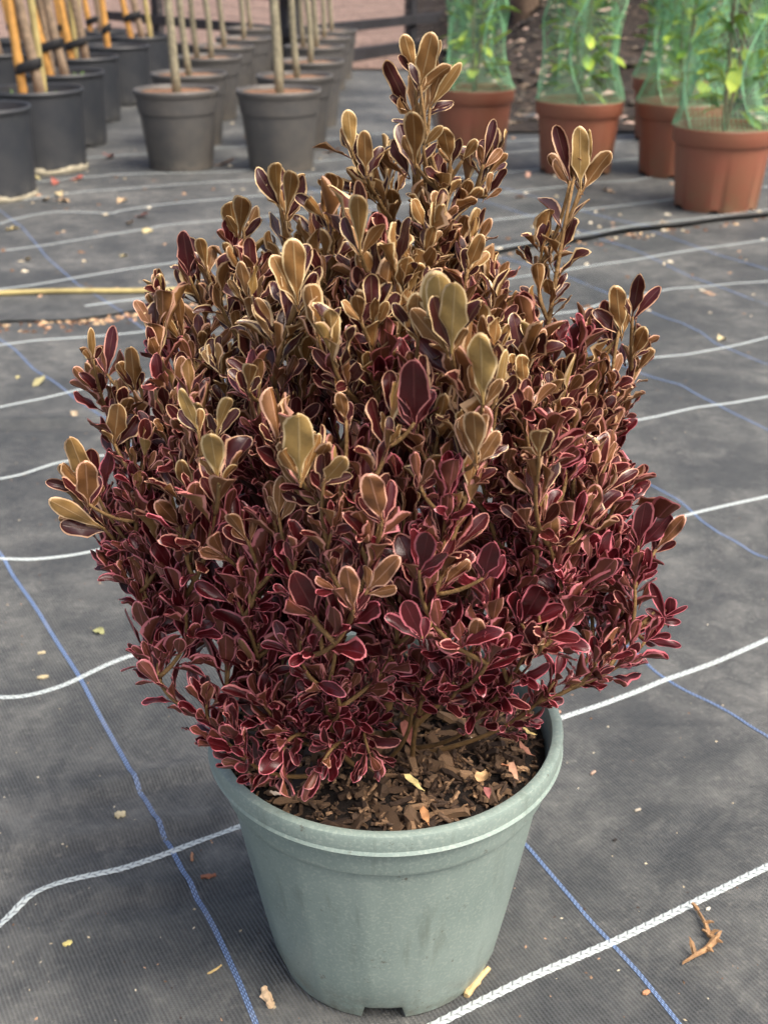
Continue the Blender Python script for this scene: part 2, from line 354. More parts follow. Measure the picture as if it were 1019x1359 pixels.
WHITE = [
    ([(460, 1425), (520, 1390), (580, 1359), (700, 1298), (800, 1252), (900, 1205), (1019, 1150), (1120, 1104)], 0.0078, 0.0007),
    ([(-50, 1275), (0, 1228), (22, 1205), (45, 1187), (75, 1173), (110, 1163), (160, 1152), (215, 1133), (260, 1115), (305, 1097), (520, 1028), (745, 948), (800, 931), (845, 914), (882, 898), (950, 875), (1019, 848), (1110, 812)], 0.0074, 0.0007),
    ([(-60, 922), (0, 930), (30, 929), (60, 922), (90, 912), (140, 888), (170, 876), (205, 868), (520, 782), (880, 695), (950, 678), (1019, 660), (1110, 636)], 0.0074, 0.0008),
    ([(-60, 738), (0, 745), (40, 744), (70, 740), (100, 735), (130, 728), (480, 640), (815, 565), (870, 556), (920, 545), (970, 538), (1019, 527), (1110, 508)], 0.0072, 0.0012),
    ([(-60, 640), (0, 640), (30, 634), (75, 618), (140, 605), (480, 545), (815, 484), (860, 477), (910, 472), (940, 466), (980, 458), (1019, 448), (1110, 430)], 0.0072, 0.0012),
    ([(-60, 553), (0, 542), (60, 530), (110, 517), (170, 508), (480, 460), (770, 412), (800, 402), (855, 388), (890, 382), (930, 380), (980, 376), (1019, 374), (1110, 360)], 0.0074, 0.0015),
    ([(-60, 472), (0, 460), (50, 452), (110, 446), (200, 437), (480, 400), (770, 355), (830, 347), (880, 338), (950, 328), (1019, 318), (1110, 300)], 0.0078, 0.002),
    ([(560, 346), (650, 333), (740, 321), (840, 305), (930, 293), (1019, 281), (1110, 268)], 0.0095, 0.002),
    ([(-60, 394), (0, 385), (40, 380), (110, 368), (160, 361), (220, 353), (450, 321), (665, 293), (780, 280), (900, 265), (1050, 245)], 0.0085, 0.002),
    ([(60, 328), (120, 318), (200, 305), (218, 301), (480, 277), (690, 256), (780, 245), (840, 240), (960, 222)], 0.0072, 0.002),
    ([(-60, 310), (0, 298), (20, 292), (45, 287), (75, 283), (105, 284), (150, 286), (160, 282), (205, 275), (270, 268), (330, 262), (440, 254), (780, 219), (860, 210)], 0.0080, 0.002),
    ([(40, 267), (90, 259), (112, 256), (170, 252), (240, 246), (330, 241), (480, 228), (700, 201), (860, 186)], 0.0068, 0.003),
    ([(150, 234), (200, 232), (310, 229), (450, 213), (620, 194), (840, 175)], 0.0070, 0.003),
    ([(100, 212), (200, 205), (440, 186), (560, 172), (700, 160), (860, 148)], 0.0070, 0.004)]
BLUE = [
    ([(-60, 645), (-25, 700), (0, 735), (30, 782), (55, 820), (80, 860), (105, 900), (132, 950), (160, 1000), (188, 1052), (215, 1100), (250, 1168), (285, 1232), (318, 1304), (340, 1359), (362, 1415)], 0.0062, 0.0012),
    ([(-70, 395), (-20, 438), (20, 465), (45, 490), (70, 505), (100, 530), (130, 550), (380, 780), (560, 970), (703, 1120), (740, 1165), (770, 1202), (800, 1235), (850, 1290), (905, 1359), (945, 1412)], 0.0052, 0.0012),
    ([(30, 303), (48, 325), (60, 340), (85, 362), (105, 380), (200, 440), (480, 625), (700, 770), (840, 860), (870, 888), (905, 910), (945, 930), (975, 948), (1019, 980), (1100, 1040)], 0.0050, 0.0012),
    ([(480, 480), (700, 580), (800, 620), (840, 638), (868, 650), (900, 668), (930, 695), (975, 722), (1019, 740), (1100, 782)], 0.0050, 0.002),
    ([(560, 385), (700, 435), (850, 497), (900, 515), (940, 535), (980, 556), (1019, 575), (1100, 612)], 0.0050, 0.002),
    ([(600, 320), (760, 370), (850, 407), (880, 420), (905, 428), (930, 440), (950, 457), (1000, 477), (1060, 500)], 0.0048, 0.003),
    ([(740, 300), (850, 335), (880, 350), (915, 366), (1000, 398)], 0.0048, 0.003),
    ([(800, 290), (880, 313), (950, 338), (1040, 366)], 0.0048, 0.003)]
for k, (p, wd, st) in enumerate(WHITE):
    V, F, br = ribbon(p, wd, st, 0.0088, 'white'); ob('white_marker_line', mesh('white_marker_line', V, F, [MAT['white']], attrs={'braid': br}), ground)
for k, (p, wd, st) in enumerate(BLUE):
    V, F, br = ribbon(p, wd, st, 0.0042, 'blue'); ob('blue_marker_line', mesh('blue_marker_line', V, F, [MAT['blue']], attrs={'braid': br}), ground)

# ------------------------------------------------------------------ the green pot
PX, PY, PH, PR, PB = 0.001, 0.672, 0.195, 0.1205, 0.081
def green_profile():
    wall = lambda z: PB + (0.1115 - PB) * (z / 0.178) ** 0.9
    return [(0.0, 0.004), (PB - 0.012, 0.004), (PB - 0.004, 0.0), (PB - 0.0005, 0.001), (PB + 0.0005, 0.006), (wall(0.016), 0.016), (wall(0.05), 0.05), (wall(0.09), 0.09), (wall(0.125), 0.125),
            (wall(0.157), 0.157), (wall(0.157) + 0.0032, 0.1576), (wall(0.160) + 0.0036, 0.1596), (wall(0.166) + 0.003, 0.168), (0.1134, 0.1812), (0.1204, 0.1804), (0.1210, 0.1812), (0.1198, 0.1832),
            (0.1204, 0.1925), (0.1196, 0.1945), (0.1180, 0.195), (0.1150, 0.1948), (0.1130, 0.1938), (0.1118, 0.191), (0.1105, 0.180), (0.1060, 0.150), (0.0, 0.149)]
def green_fn(i, r, z, a):
    if 4 <= i <= 9: r *= 1 + 0.006 * max(0, math.cos(a * 15 + 0.4)) ** 2 - 0.0015 * math.sin(3 * a)       # faint upright ribs
    if 16 <= i <= 21: r *= 1 + 0.003 * math.sin(2 * a + 0.6)
    if 1 <= i <= 4:
        for c in (-1.585, -0.3, 0.95, 2.25, 3.55):                                  # drainage notches in the base edge
            dd = abs((a - c + PI) % (2 * PI) - PI)
            if dd < 0.175: z = max(z, 0.0105) + (0.001 if i == 4 else 0)
    return r, z
mb = MB(); mb.lathe(green_profile(), 180, green_fn)
pot = ob('plant_pot', mb.data('plant_pot', [MAT['green_pot']], True, 26), loc=(PX, PY, 0.0006), label='sage green plastic pot holding the burgundy leaved shrub', cat='plant pot')
# ------------------------------------------------------------------ bark mulch in the pot
def chip_mat(name, a, b):
    M = NT(name); oi = M.n('ShaderNodeObjectInfo').outputs['Random']; f = M.math('ADD', M.math('MULTIPLY', M.math('POWER', oi, 1.9), 0.95), M.attr('tint'), True)
    st = M.n('ShaderNodeMapping', {'Vector': M.co(), 'Scale': (90, 700, 700)}).outputs[0]; g_ = M.noise(1.0, 4, 0.7, vec=st)
    c = M.mix(f, s2l(a), s2l(b)); c = M.mix(M.ramp(g_, [(0.35, 0.75), (0.65, 0.0)]), c, s2l((34, 24, 18)))
    M.base(c, 0.75, 0.4); M.bump(g_, 0.7, 0.0012); return M.m
MAT['chip'] = chip_mat('bark_chips', (62, 46, 35), (204, 164, 124))
MAT['mulchsoil'] = plain('dark_compost', (30, 23, 18), 0.95, 0.5, 220, 0.9)
def soil_z(x, y):
    r = math.hypot(x, y)
    return 0.178 - 0.002 * (r / 0.1) ** 2 + 0.0035 * mnoise.noise(Vector((x * 40, y * 40, 3))) + 0.002 * mnoise.noise(Vector((x * 120, y * 120, 5))) + (0.006 if r < 0.1 else 0.0) * max(0, x * 0.5 - y) / 0.1
mb = MB(); V = []; F = []; NR, NS = 22, 64
V.append((0, 0, soil_z(0, 0)))
for i in range(1, NR + 1):
    for j in range(NS):
        r = 0.1095 * i / NR; a = 2 * PI * j / NS; V.append((r * math.cos(a), r * math.sin(a), soil_z(r * math.cos(a), r * math.sin(a))))
F += [(0, 1 + j, 1 + (j + 1) % NS) for j in range(NS)]
for i in range(NR - 1):
    for j in range(NS):
        a, b = 1 + i * NS + j, 1 + i * NS + (j + 1) % NS; F.append((a, a + NS, b + NS, b))
mulch = ob('bark_mulch', mesh('bark_mulch', V, F, [MAT['mulchsoil']]), loc=(PX, PY, 0.0006), label='dark brown bark mulch filling the sage green pot', cat='mulch', kind='stuff')
def chip_shape(r):
    V = []; n = 5
    for i in range(n):
        t = i / (n - 1); wv = (0.55 + 0.45 * math.sin(PI * min(1, 0.15 + t * 0.8))) * r.uniform(0.7, 1.1); b = 0.10 * math.sin(t * PI) * r.uniform(-1, 1)
        for (yy, zz) in ((-.5, -.4), (.5, -.5), (.5 * r.uniform(.6, 1), .5), (-.5 * r.uniform(.6, 1), .4)):
            V.append((t - 0.5 + r.uniform(-.05, .05), yy * wv + r.uniform(-.1, .1), zz * r.uniform(.6, 1.2) + b))
    F = [(0, 3, 2, 1), (4 * n - 4, 4 * n - 3, 4 * n - 2, 4 * n - 1)]
    for i in range(n - 1):
        for k in range(4): a, b = i * 4 + k, i * 4 + (k + 1) % 4; F.append((a, b, b + 4, a + 4))
    return np.array(V), F
CH = [chip_shape(rnd) for _ in range(10)]
CHM = [mesh('bark_chip', v, f, [MAT['chip']], smooth=False) for v, f in CH]
SV, SF, STn = [], [], []; nchip = 0
def rotm(rz, ry, rx): return (Matrix.Rotation(rz, 3, 'Z') @ Matrix.Rotation(ry, 3, 'Y') @ Matrix.Rotation(rx, 3, 'X'))
base_n = 0
for k in range(1900):
    r = 0.1055 * math.sqrt(rnd.random()); a = rnd.uniform(0, 2 * PI); x, y = r * math.cos(a), r * math.sin(a)
    big = k < 260
    ln = (rnd.uniform(0.012, 0.022) if k % 3 else rnd.uniform(0.022, 0.038)) if big else rnd.uniform(0.003, 0.010); wd = ln * rnd.uniform(0.16, 0.5); th = rnd.uniform(0.0015, 0.0055) if big else rnd.uniform(0.0012, 0.003)
    if big and r + ln * 0.45 > 0.106: r2 = 0.106 - ln * 0.45; x, y = x * r2 / r, y * r2 / r
    R = rotm(rnd.uniform(0, 2 * PI), rnd.gauss(0, 0.36), rnd.gauss(0, 0.6)); z = soil_z(x, y) + rnd.uniform(0.0005, 0.005 if big else 0.004)
    vi = k % 10
    if big:
        ob('bark_chip', CHM[vi], mulch, mtx=Matrix.Translation((x, y, z)) @ R.to_4x4() @ Matrix.Diagonal((ln, wd, th, 1)))
    else:
        v = (np.array(R) @ (CH[vi][0] * np.array([ln, wd, th])).T).T + np.array([x, y, z])
        SV.append(v); SF += [tuple(i + base_n for i in f) for f in CH[vi][1]]; base_n += len(v); STn += [rnd.random() ** 3.0] * len(v)
ob('fine_bark', mesh('fine_bark', np.vstack(SV), SF, [MAT['chip']], smooth=False, attrs={'tint': STn}), mulch, kind='stuff')

# ------------------------------------------------------------------ the shrub
def leaf_geo(W, wav, ph, bend, cup, n=9, mg=0.046, shoulder=0.0, thick=0.018, peak=1.25, tipx=0.55, twist=0.0, pet=0.10):
    """unit leaf along +y, upper side +z; 5 columns (edge, inner, midrib, inner, edge)"""
    tm = peak / (peak + tipx); nm = tm ** peak * (1 - tm) ** tipx
    def hw(v):
        t = min(max((v - pet) / (1 - pet), 0), 1); b = W * (t ** peak * (1 - t) ** tipx) / nm if 0 < t < 1 else 0.0
        b *= 1 + shoulder * math.exp(-((v - 0.42) / 0.12) ** 2); return max(b, 0.020 if v < 0.9 else 0.0)
    rows = [(1 - math.cos(PI * (i / n) ** 0.9)) / 2 for i in range(n + 1)]
    top_, mar, rib = [], [], []
    def P(s, hwv, v, frac):
        x = s * hwv; e = frac
        z = cup * x * x / W + wav * e * e * math.sin(2 * PI * (2.1 * v) + ph + (1.3 if s > 0 else 0)) * min(1, 2.5 * v) + bend * v * v + twist * x * v
        y = v - 0.35 * abs(bend) * v * v * v * 0.4
        return (x, y, z)
    for i, v in enumerate(rows):
        vi = 0.0 + v * (1 - mg); w0 = hw(v) if i < n else 0.0; w1 = max(hw(vi) - mg, 0.28 * hw(vi))
        top_ += [P(-1, w0, v, 1), P(-1, w1, vi, 0.8), P(0, 0, vi, 0), P(1, w1, vi, 0.8), P(1, w0, v, 1)]
        e = 1.0 if v > 0.16 else 0.5; mar += [e, 0, 0, 0, e]; rib += [0, 0, 1, 0, 0]
    F = []
    for i in range(n):
        for c in range(4): a = i * 5 + c; F += [(a, a + 1, a + 6), (a, a + 6, a + 5)]
    b = n * 5; F += [(b, b + 1, b + 2), (b, b + 2, b + 3)]
    Vt = np.array(top_); Vb = Vt.copy(); Vb[:, 2] -= thick * np.array([0.45, 1, 1.35, 1, 0.45] * (n + 1))
    m = len(Vt); Fb = [tuple(m + i for i in f[::-1]) for f in F]
    return np.vstack([Vt, Vb]), F + Fb, np.array(mar * 2, float), np.array(rib * 2, float), np.array([0] * len(F) + [1] * len(Fb))
LG = []
for k in range(24):
    fold = k % 6
    LG.append(leaf_geo(rnd.uniform(0.13, 0.185), rnd.uniform(0.015, 0.04) if fold < 3 else rnd.uniform(0.04, 0.075), rnd.uniform(0, 6), rnd.uniform(-0.38, 0.22), rnd.uniform(-0.3, 0.5) if fold % 2 else rnd.uniform(0.5, 1.2),
                       shoulder=rnd.choice([0, 0, 0.2, 0.6]), twist=rnd.uniform(-.55, .55), peak=rnd.uniform(1.0, 1.5), tipx=rnd.uniform(0.45, 0.66), mg=rnd.uniform(0.034, 0.052)))
CALM = [k for k in range(24) if k % 6 in (1,)] + [24, 25, 26]
for k in range(3): LG.append(leaf_geo(rnd.uniform(0.155, 0.19), (0.05, 0.035, 0.065)[k], rnd.uniform(0, 6), rnd.uniform(-0.12, 0.05), rnd.uniform(-0.3, 0.2), shoulder=(0, 0.5, 0.15)[k], twist=rnd.uniform(-.25, .25), peak=1.15, tipx=0.55, n=12, mg=0.04))
LGM = [mesh('leaf', v, f, [MAT['ad'], MAT['ab']], mat_idx=mi, attrs={'margin': ma, 'rib': ri}, uv=v[:, :2]) for v, f, ma, ri, mi in LG]

shoots = []      # (list of points, radius at base)
soil_c = Vector((PX, PY, 0.178))
def px3(x, y, dy): return at_y(x, y, PY + dy)
# shoot tips read off the photograph: x, y of the stem's tip, depth offset, node spacing, leaf length, leafy length
TIPS = [
    (560, 112, 0.00, 0.021, 0.034, 0.17), (470, 205, -0.01, 0.013, 0.031, 0.10), (376, 262, 0.01, 0.012, 0.029, 0.10), (322, 300, 0.02, 0.011, 0.028, 0.09), (262, 372, 0.02, 0.011, 0.030, 0.10),
    (762, 232, 0.03, 0.014, 0.031, 0.17), (645, 235, 0.03, 0.012, 0.029, 0.10), (600, 225, -0.02, 0.014, 0.028, 0.10), (438, 262, -0.04, 0.012, 0.028, 0.10), (512, 235, 0.03, 0.012, 0.026, 0.09),
    (480, 330, -0.07, 0.014, 0.037, 0.09), (823, 425, 0.02, 0.012, 0.029, 0.12), (842, 468, 0.04, 0.011, 0.026, 0.08), (812, 560, 0.03, 0.010, 0.024, 0.09), (215, 400, 0.01, 0.010, 0.025, 0.10),
    (155, 505, 0.00, 0.011, 0.031, 0.10), (130, 520, 0.03, 0.011, 0.027, 0.09), (120, 640, -0.03, 0.010, 0.031, 0.10), (110, 672, 0.00, 0.010, 0.030, 0.09), (195, 600, -0.04, 0.010, 0.022, 0.09),
    (190, 780, -0.04, 0.010, 0.022, 0.09), (198, 832, -0.05, 0.010, 0.024, 0.09), (210, 880, -0.07, 0.010, 0.023, 0.09), (275, 935, -0.085, 0.010, 0.024, 0.08), (310, 975, -0.10, 0.009, 0.024, 0.07), (372, 1010, -0.105, 0.009, 0.025, 0.06), (425, 1018, -0.10, 0.009, 0.022, 0.05),
    (865, 700, 0.00, 0.011, 0.032, 0.11), (840, 760, -0.02, 0.010, 0.024, 0.09), (868, 812, -0.02, 0.011, 0.025, 0.10), (855, 852, -0.04, 0.011, 0.022, 0.09), (790, 878, -0.05, 0.010, 0.020, 0.08), (735, 905, -0.05, 0.010, 0.018, 0.07),
    (595, 470, -0.12, 0.013, 0.042, 0.08), (642, 538, -0.12, 0.013, 0.036, 0.08), (632, 615, -0.13, 0.013, 0.034, 0.08), (398, 632, -0.13, 0.012, 0.034, 0.08), (290, 640, -0.11, 0.012, 0.036, 0.08), (262, 575, -0.06, 0.012, 0.032, 0.08),
    (715, 605, -0.12, 0.011, 0.026, 0.08), (520, 560, -0.13, 0.011, 0.026, 0.08), (555, 540, -0.12, 0.011, 0.028, 0.07), (445, 640, -0.13, 0.011, 0.024, 0.08), (505, 690, -0.14, 0.012, 0.030, 0.08), (470, 800, -0.14, 0.012, 0.031, 0.08), (650, 800, -0.12, 0.011, 0.028, 0.08), (560, 790, -0.14, 0.011, 0.030, 0.08),
    (600, 905, -0.10, 0.010, 0.024, 0.06), (640, 925, -0.07, 0.009, 0.024, 0.05), (440, 900, -0.09, 0.010, 0.020, 0.05), (490, 1000, -0.08, 0.010, 0.020, 0.04), (350, 935, -0.09, 0.010, 0.026, 0.07), (400, 850, -0.12, 0.010, 0.024, 0.08),
    (330, 400, -0.05, 0.011, 0.027, 0.09), (395, 395, -0.08, 0.012, 0.034, 0.09), (700, 470, -0.05, 0.011, 0.028, 0.09), (745, 520, -0.05, 0.011, 0.025, 0.09), (240, 520, -0.02, 0.011, 0.024, 0.09), (540, 400, -0.08, 0.011, 0.026, 0.09), (440, 470, -0.11, 0.011, 0.026, 0.09),
    (775, 455, 0.02, 0.011, 0.026, 0.10), (792, 520, 0.00, 0.011, 0.026, 0.10), (762, 575, -0.05, 0.011, 0.026, 0.10), (795, 640, -0.02, 0.011, 0.026, 0.09), (770, 690, -0.06, 0.011, 0.027, 0.09), (812, 735, -0.02, 0.011, 0.026, 0.09), (720, 700, -0.09, 0.011, 0.028, 0.09), (745, 785, -0.07, 0.011, 0.026, 0.08), (705, 845, -0.08, 0.010, 0.024, 0.07), (830, 650, 0.03, 0.011, 0.027, 0.10), (720, 330, 0.03, 0.011, 0.024, 0.06),
    (185, 500, 0.00, 0.011, 0.026, 0.10), (222, 560, -0.03, 0.011, 0.026, 0.10), (165, 600, 0.02, 0.011, 0.026, 0.09), (160, 705, -0.02, 0.011, 0.026, 0.09), (235, 700, -0.07, 0.011, 0.027, 0.09), (240, 800, -0.08, 0.011, 0.027, 0.08),
    (500, 890, -0.06, 0.010, 0.022, 0.06), (545, 905, -0.05, 0.010, 0.022, 0.05), (470, 925, -0.07, 0.010, 0.021, 0.05), (575, 870, -0.07, 0.010, 0.023, 0.06), (430, 880, -0.08, 0.010, 0.023, 0.06), (520, 850, -0.09, 0.010, 0.024, 0.07)]
PATHS = {0: [(560, 112), (553, 200), (558, 300), (545, 450), (525, 700)], 5: [(762, 232), (752, 280), (740, 345), (730, 420), (712, 520), (655, 700)], 11: [(823, 425), (812, 480), (806, 560), (785, 640), (700, 770)], 15: [(155, 505), (165, 580), (195, 680), (290, 810)], 17: [(120, 640), (150, 700), (230, 780), (350, 880)], 27: [(865, 700), (835, 745), (740, 815), (640, 880)]}
POLY = [(255, 415), (320, 365), (385, 340), (440, 330), (490, 305), (555, 270), (600, 290), (640, 330), (670, 410), (720, 455), (770, 460), (812, 510), (800, 600), (835, 690), (840, 790), (770, 830), (650, 850), (560, 850), (480, 850), (400, 860), (300, 860), (250, 850), (215, 820), (200, 760), (160, 680), (190, 580), (215, 500), (215, 430)]
def inside(x, y):
    c = False; n = len(POLY)
    for i in range(n):
        (x1, y1), (x2, y2) = POLY[i], POLY[(i + 1) % n]
        if (y1 > y) != (y2 > y) and x < (x2 - x1) * (y - y1) / (y2 - y1) + x1: c = not c
    return c
def span(y):
    xs_ = [x for x in range(60, 920, 10) if inside(x, y)]; return (min(xs_), max(xs_)) if xs_ else (500, 520)
SP = {y: span(y) for y in range(200, 920, 10)}
tips = [(px3(x, y, d), sp, L * (1.14 if y > 750 else 1.0), lf, True) for x, y, d, sp, L, lf in TIPS]
tries = 0; nint = 0
while nint < 262 and tries < 15000:
    tries += 1; x, y = rnd.uniform(150, 850), rnd.uniform(225, 890)
    if not inside(x, y): continue
    a, b = SP[int(y // 10 * 10)]; u = (x - (a + b) / 2) / max(30, (b - a) / 2); u = max(-1, min(1, u))
    D = (0.06 + 0.09 * min(1, max(0, (y - 230) / 330))) * math.sqrt(max(0.02, 1 - u * u))
    dy = rnd.uniform(-D, D * 0.75); p = px3(x, y, dy)
    if any((p - t[0]).length < 0.0175 for t in tips): continue
    if p.z < 0.275: continue
    lowf = 1.16 if p.z < 0.36 else 1.0
    tips.append((p, rnd.uniform(0.010, 0.013) * lowf, rnd.uniform(0.023, 0.031) * lowf, rnd.uniform(0.07, 0.11), False)); nint += 1
def bez(a, b, c, n): return [a * (1 - t) ** 2 + b * (2 * t * (1 - t)) + c * t * t for t in (i / n for i in range(n + 1))]
nodes = []    # (point, height order) of existing stems
order = sorted(range(len(tips)), key=lambda i: (-1 if i in PATHS else 0) + ((tips[i][0] - soil_c).xy.length * 0.6 + tips[i][0].z + (0 if i < len(TIPS) else 0.15)))
for k, i in enumerate(order):
    tip = tips[i][0]; best = None
    for p in nodes:
        v = tip - p; L = v.length
        if p.z > tip.z - 0.03 and (tip.z > 0.25): continue
        cost = L + max(0, 0.045 - L) * 3 + (1.6 if tip.z > 0.28 else 0.5) * max(0, v.xy.length - max(0.02, v.z) * (0.5 if tip.z > 0.28 else 1.1))
        if (p - soil_c).xy.length > (tip - soil_c).xy.length + 0.015: cost += 0.1
        if best is None or cost < best[0]: best = (cost, p)
    if best is None or k < 18 or best[0] > (tip - soil_c).length * 0.8:
        a = rnd.uniform(0, 2 * PI); out = (tip - soil_c).xy; q = 0.03 * min(1, out.length / 0.12)
        st = Vector((PX + out.x / max(out.length, 0.01) * q + 0.012 * math.cos(a), PY + out.y / max(out.length, 0.01) * q + 0.012 * math.sin(a), 0.176))
    else: st = best[1]
    v = tip - st
    side = Vector((rnd.uniform(-1, 1), rnd.uniform(-1, 1), 0)) * 0.012
    ctrl = Vector((st.x + v.x * 0.86, st.y + v.y * 0.86, st.z + v.z * (0.42 if v.z > 0 else -0.2))) + side
    if tip.z < 0.25: ctrl.z = max(st.z, tip.z) + 0.03
    pts = bez(st, ctrl, tip, 14)
    if i in PATHS:                       # shoots whose course the photograph shows
        dyt = TIPS[i][2]; path = PATHS[i]; nP = len(path); q = [px3(x, y, dyt * (1 - j / (nP + 1)) - 0.01 * j / nP) for j, (x, y) in enumerate(path)]; out = (q[-1] - soil_c).xy
        q.append(Vector((PX + out.x * 0.12, PY + out.y * 0.12, 0.176))); q = q[::-1]; d_ = [0]
        for j in range(len(q) - 1): d_.append(d_[-1] + (q[j + 1] - q[j]).length)
        pts = [Vector([float(np.interp(d_[-1] * j / 14, d_, [v_[c] for v_ in q])) for c in range(3)]) for j in range(15)]
        pts = [pts[0]] + [(pts[j - 1] + pts[j] * 2 + pts[j + 1]) / 4 for j in range(1, 14)] + [pts[-1]]
    L = sum((pts[j + 1] - pts[j]).length for j in range(14))
    shoots.append((pts, i, L)); nodes += pts[2:12]

shrub = ob('shrub', None, loc=(PX, PY, 0.178), label='bushy shrub with burgundy and bronze leaves edged cream and pink in sage green pot', cat='shrub')
inv = Matrix.Translation((-PX, -PY, -0.178))
for pts, i, L in shoots:
    mb = MB(); r0 = 0.0012 + min(0.0022, L * 0.0055); n = len(pts)
    mb.tube([inv @ p for p in pts], [r0 * (1 - t / (n - 1)) + 0.0009 * (t / (n - 1)) for t in range(n)], 6)
    ob('stem', mb.data('stem', [MAT['stem']]), shrub)
leaves = []    # (matrix 4x4, variant, tone, tint)
def add_leaf(p, s, az, th, L, tone, tint, ref):
    a = ref - s * ref.dot(s); a.normalize(); b = s.cross(a)
    r = a * math.cos(az) + b * math.sin(az)
    d = (s * math.cos(th) + r * math.sin(th)).normalized(); nn = (s * math.sin(th) - r * math.cos(th)).normalized()
    # a little roll about its own length
    ro = rnd.gauss(0, 0.22); x = d.cross(nn); nn2 = nn * math.cos(ro) + x * math.sin(ro); x = d.cross(nn2)
    M = np.eye(4); M[:3, 0] = np.array(x) * L * rnd.uniform(0.9, 1.12); M[:3, 1] = np.array(d) * L; M[:3, 2] = np.array(nn2) * L; M[:3, 3] = p
    leaves.append((M, rnd.randrange(len(LG)), min(1, max(0.0, tone)), min(1, max(0.0, tint))))
ORIG_UP = Vector((0, 0, 1))
for pts, i, L in shoots:
    _, spc, LL, lf, hero = tips[i]; n = len(pts)
    cum = [0]
    for j in range(n - 1): cum.append(cum[-1] + (pts[j + 1] - pts[j]).length)
    def at(dist):          # from the tip back
        s = max(0, cum[-1] - dist)
        for j in range(n - 1):
            if cum[j + 1] >= s - 1e-9: t = (s - cum[j]) / max(1e-6, cum[j + 1] - cum[j]); return pts[j].lerp(pts[j + 1], min(1, max(0, t))), (pts[j + 1] - pts[j]).normalized()
        return pts[-1], (pts[-1] - pts[-2]).normalized()
    stone = max(-0.35, min(0.6, rnd.gauss(0.08, 0.30))) if not hero else 0.0; dist = 0.0; k = 0; az0 = rnd.uniform(0, PI)
    ref = Vector((0.3, -1, 0.1)).normalized()
    while dist < min(lf, cum[-1] * 0.92):
        p, s = at(dist)
        s = (s + ORIG_UP * (0.15 + 1.35 * min(1, max(0, (p.z - 0.26) / 0.14)))).normalized()
        z = p.z
        tone0 = 1 - min(1, max(0, (z - 0.335) / 0.16)) + rnd.gauss(0, 0.08) + stone
        # leafier, brighter growth at the tips and on the outside
        scale = (0.80, 1.0, 0.95, 0.85, 0.78, 0.7, 0.66)[min(k, 6)]
        th0 = (0.10, 0.20, 0.32, 0.43, 0.53, 0.62, 0.7)[min(k, 6)] + (0.22 if z < 0.30 else 0)
        for q in (0, 1):
            if k > 3 and rnd.random() < 0.10: continue
            lng = LL * scale * rnd.uniform(0.84, 1.25)
            tone = tone0 + rnd.gauss(0, 0.16) + (0.10 if k > 2 else 0)
            tint = rnd.random() * (0.75 if tone0 < 0.75 else 0.55) + (0.28 if (hero and k < 2 and tone0 < 0.8) else 0) - (0.25 if k > 3 else 0)
            add_leaf(p, s, az0 + k * PI / 2 + q * PI + rnd.gauss(0, 0.22), max(0.06, th0 + rnd.gauss(0, 0.14)), lng, tone, tint, ref)
        if k >= 1:          # short side shoots in the axils
            for q in (0, 1):
                if rnd.random() < 0.60:
                    az = az0 + k * PI / 2 + q * PI + rnd.gauss(0, 0.25)
                    a = ref - s * ref.dot(s); a.normalize(); r = a * math.cos(az) + s.cross(a) * math.sin(az)
                    s2 = (s + r * rnd.uniform(0.5, 0.9)).normalized(); p2 = p + s2 * rnd.uniform(0.003, 0.009)
                    a0 = rnd.uniform(0, PI)
                    for q2 in range(rnd.choice((2, 2, 3, 4))):
                        add_leaf(p2, s2, a0 + q2 * PI + (PI / 2 if q2 > 1 else 0), rnd.uniform(0.15, 0.55), LL * rnd.uniform(0.48, 0.85), tone0 + rnd.gauss(0.06, 0.16), rnd.random() * 0.6, ref)
        dist += spc * rnd.uniform(0.8, 1.2) * (0.5 if k == 0 else 1.0); k += 1

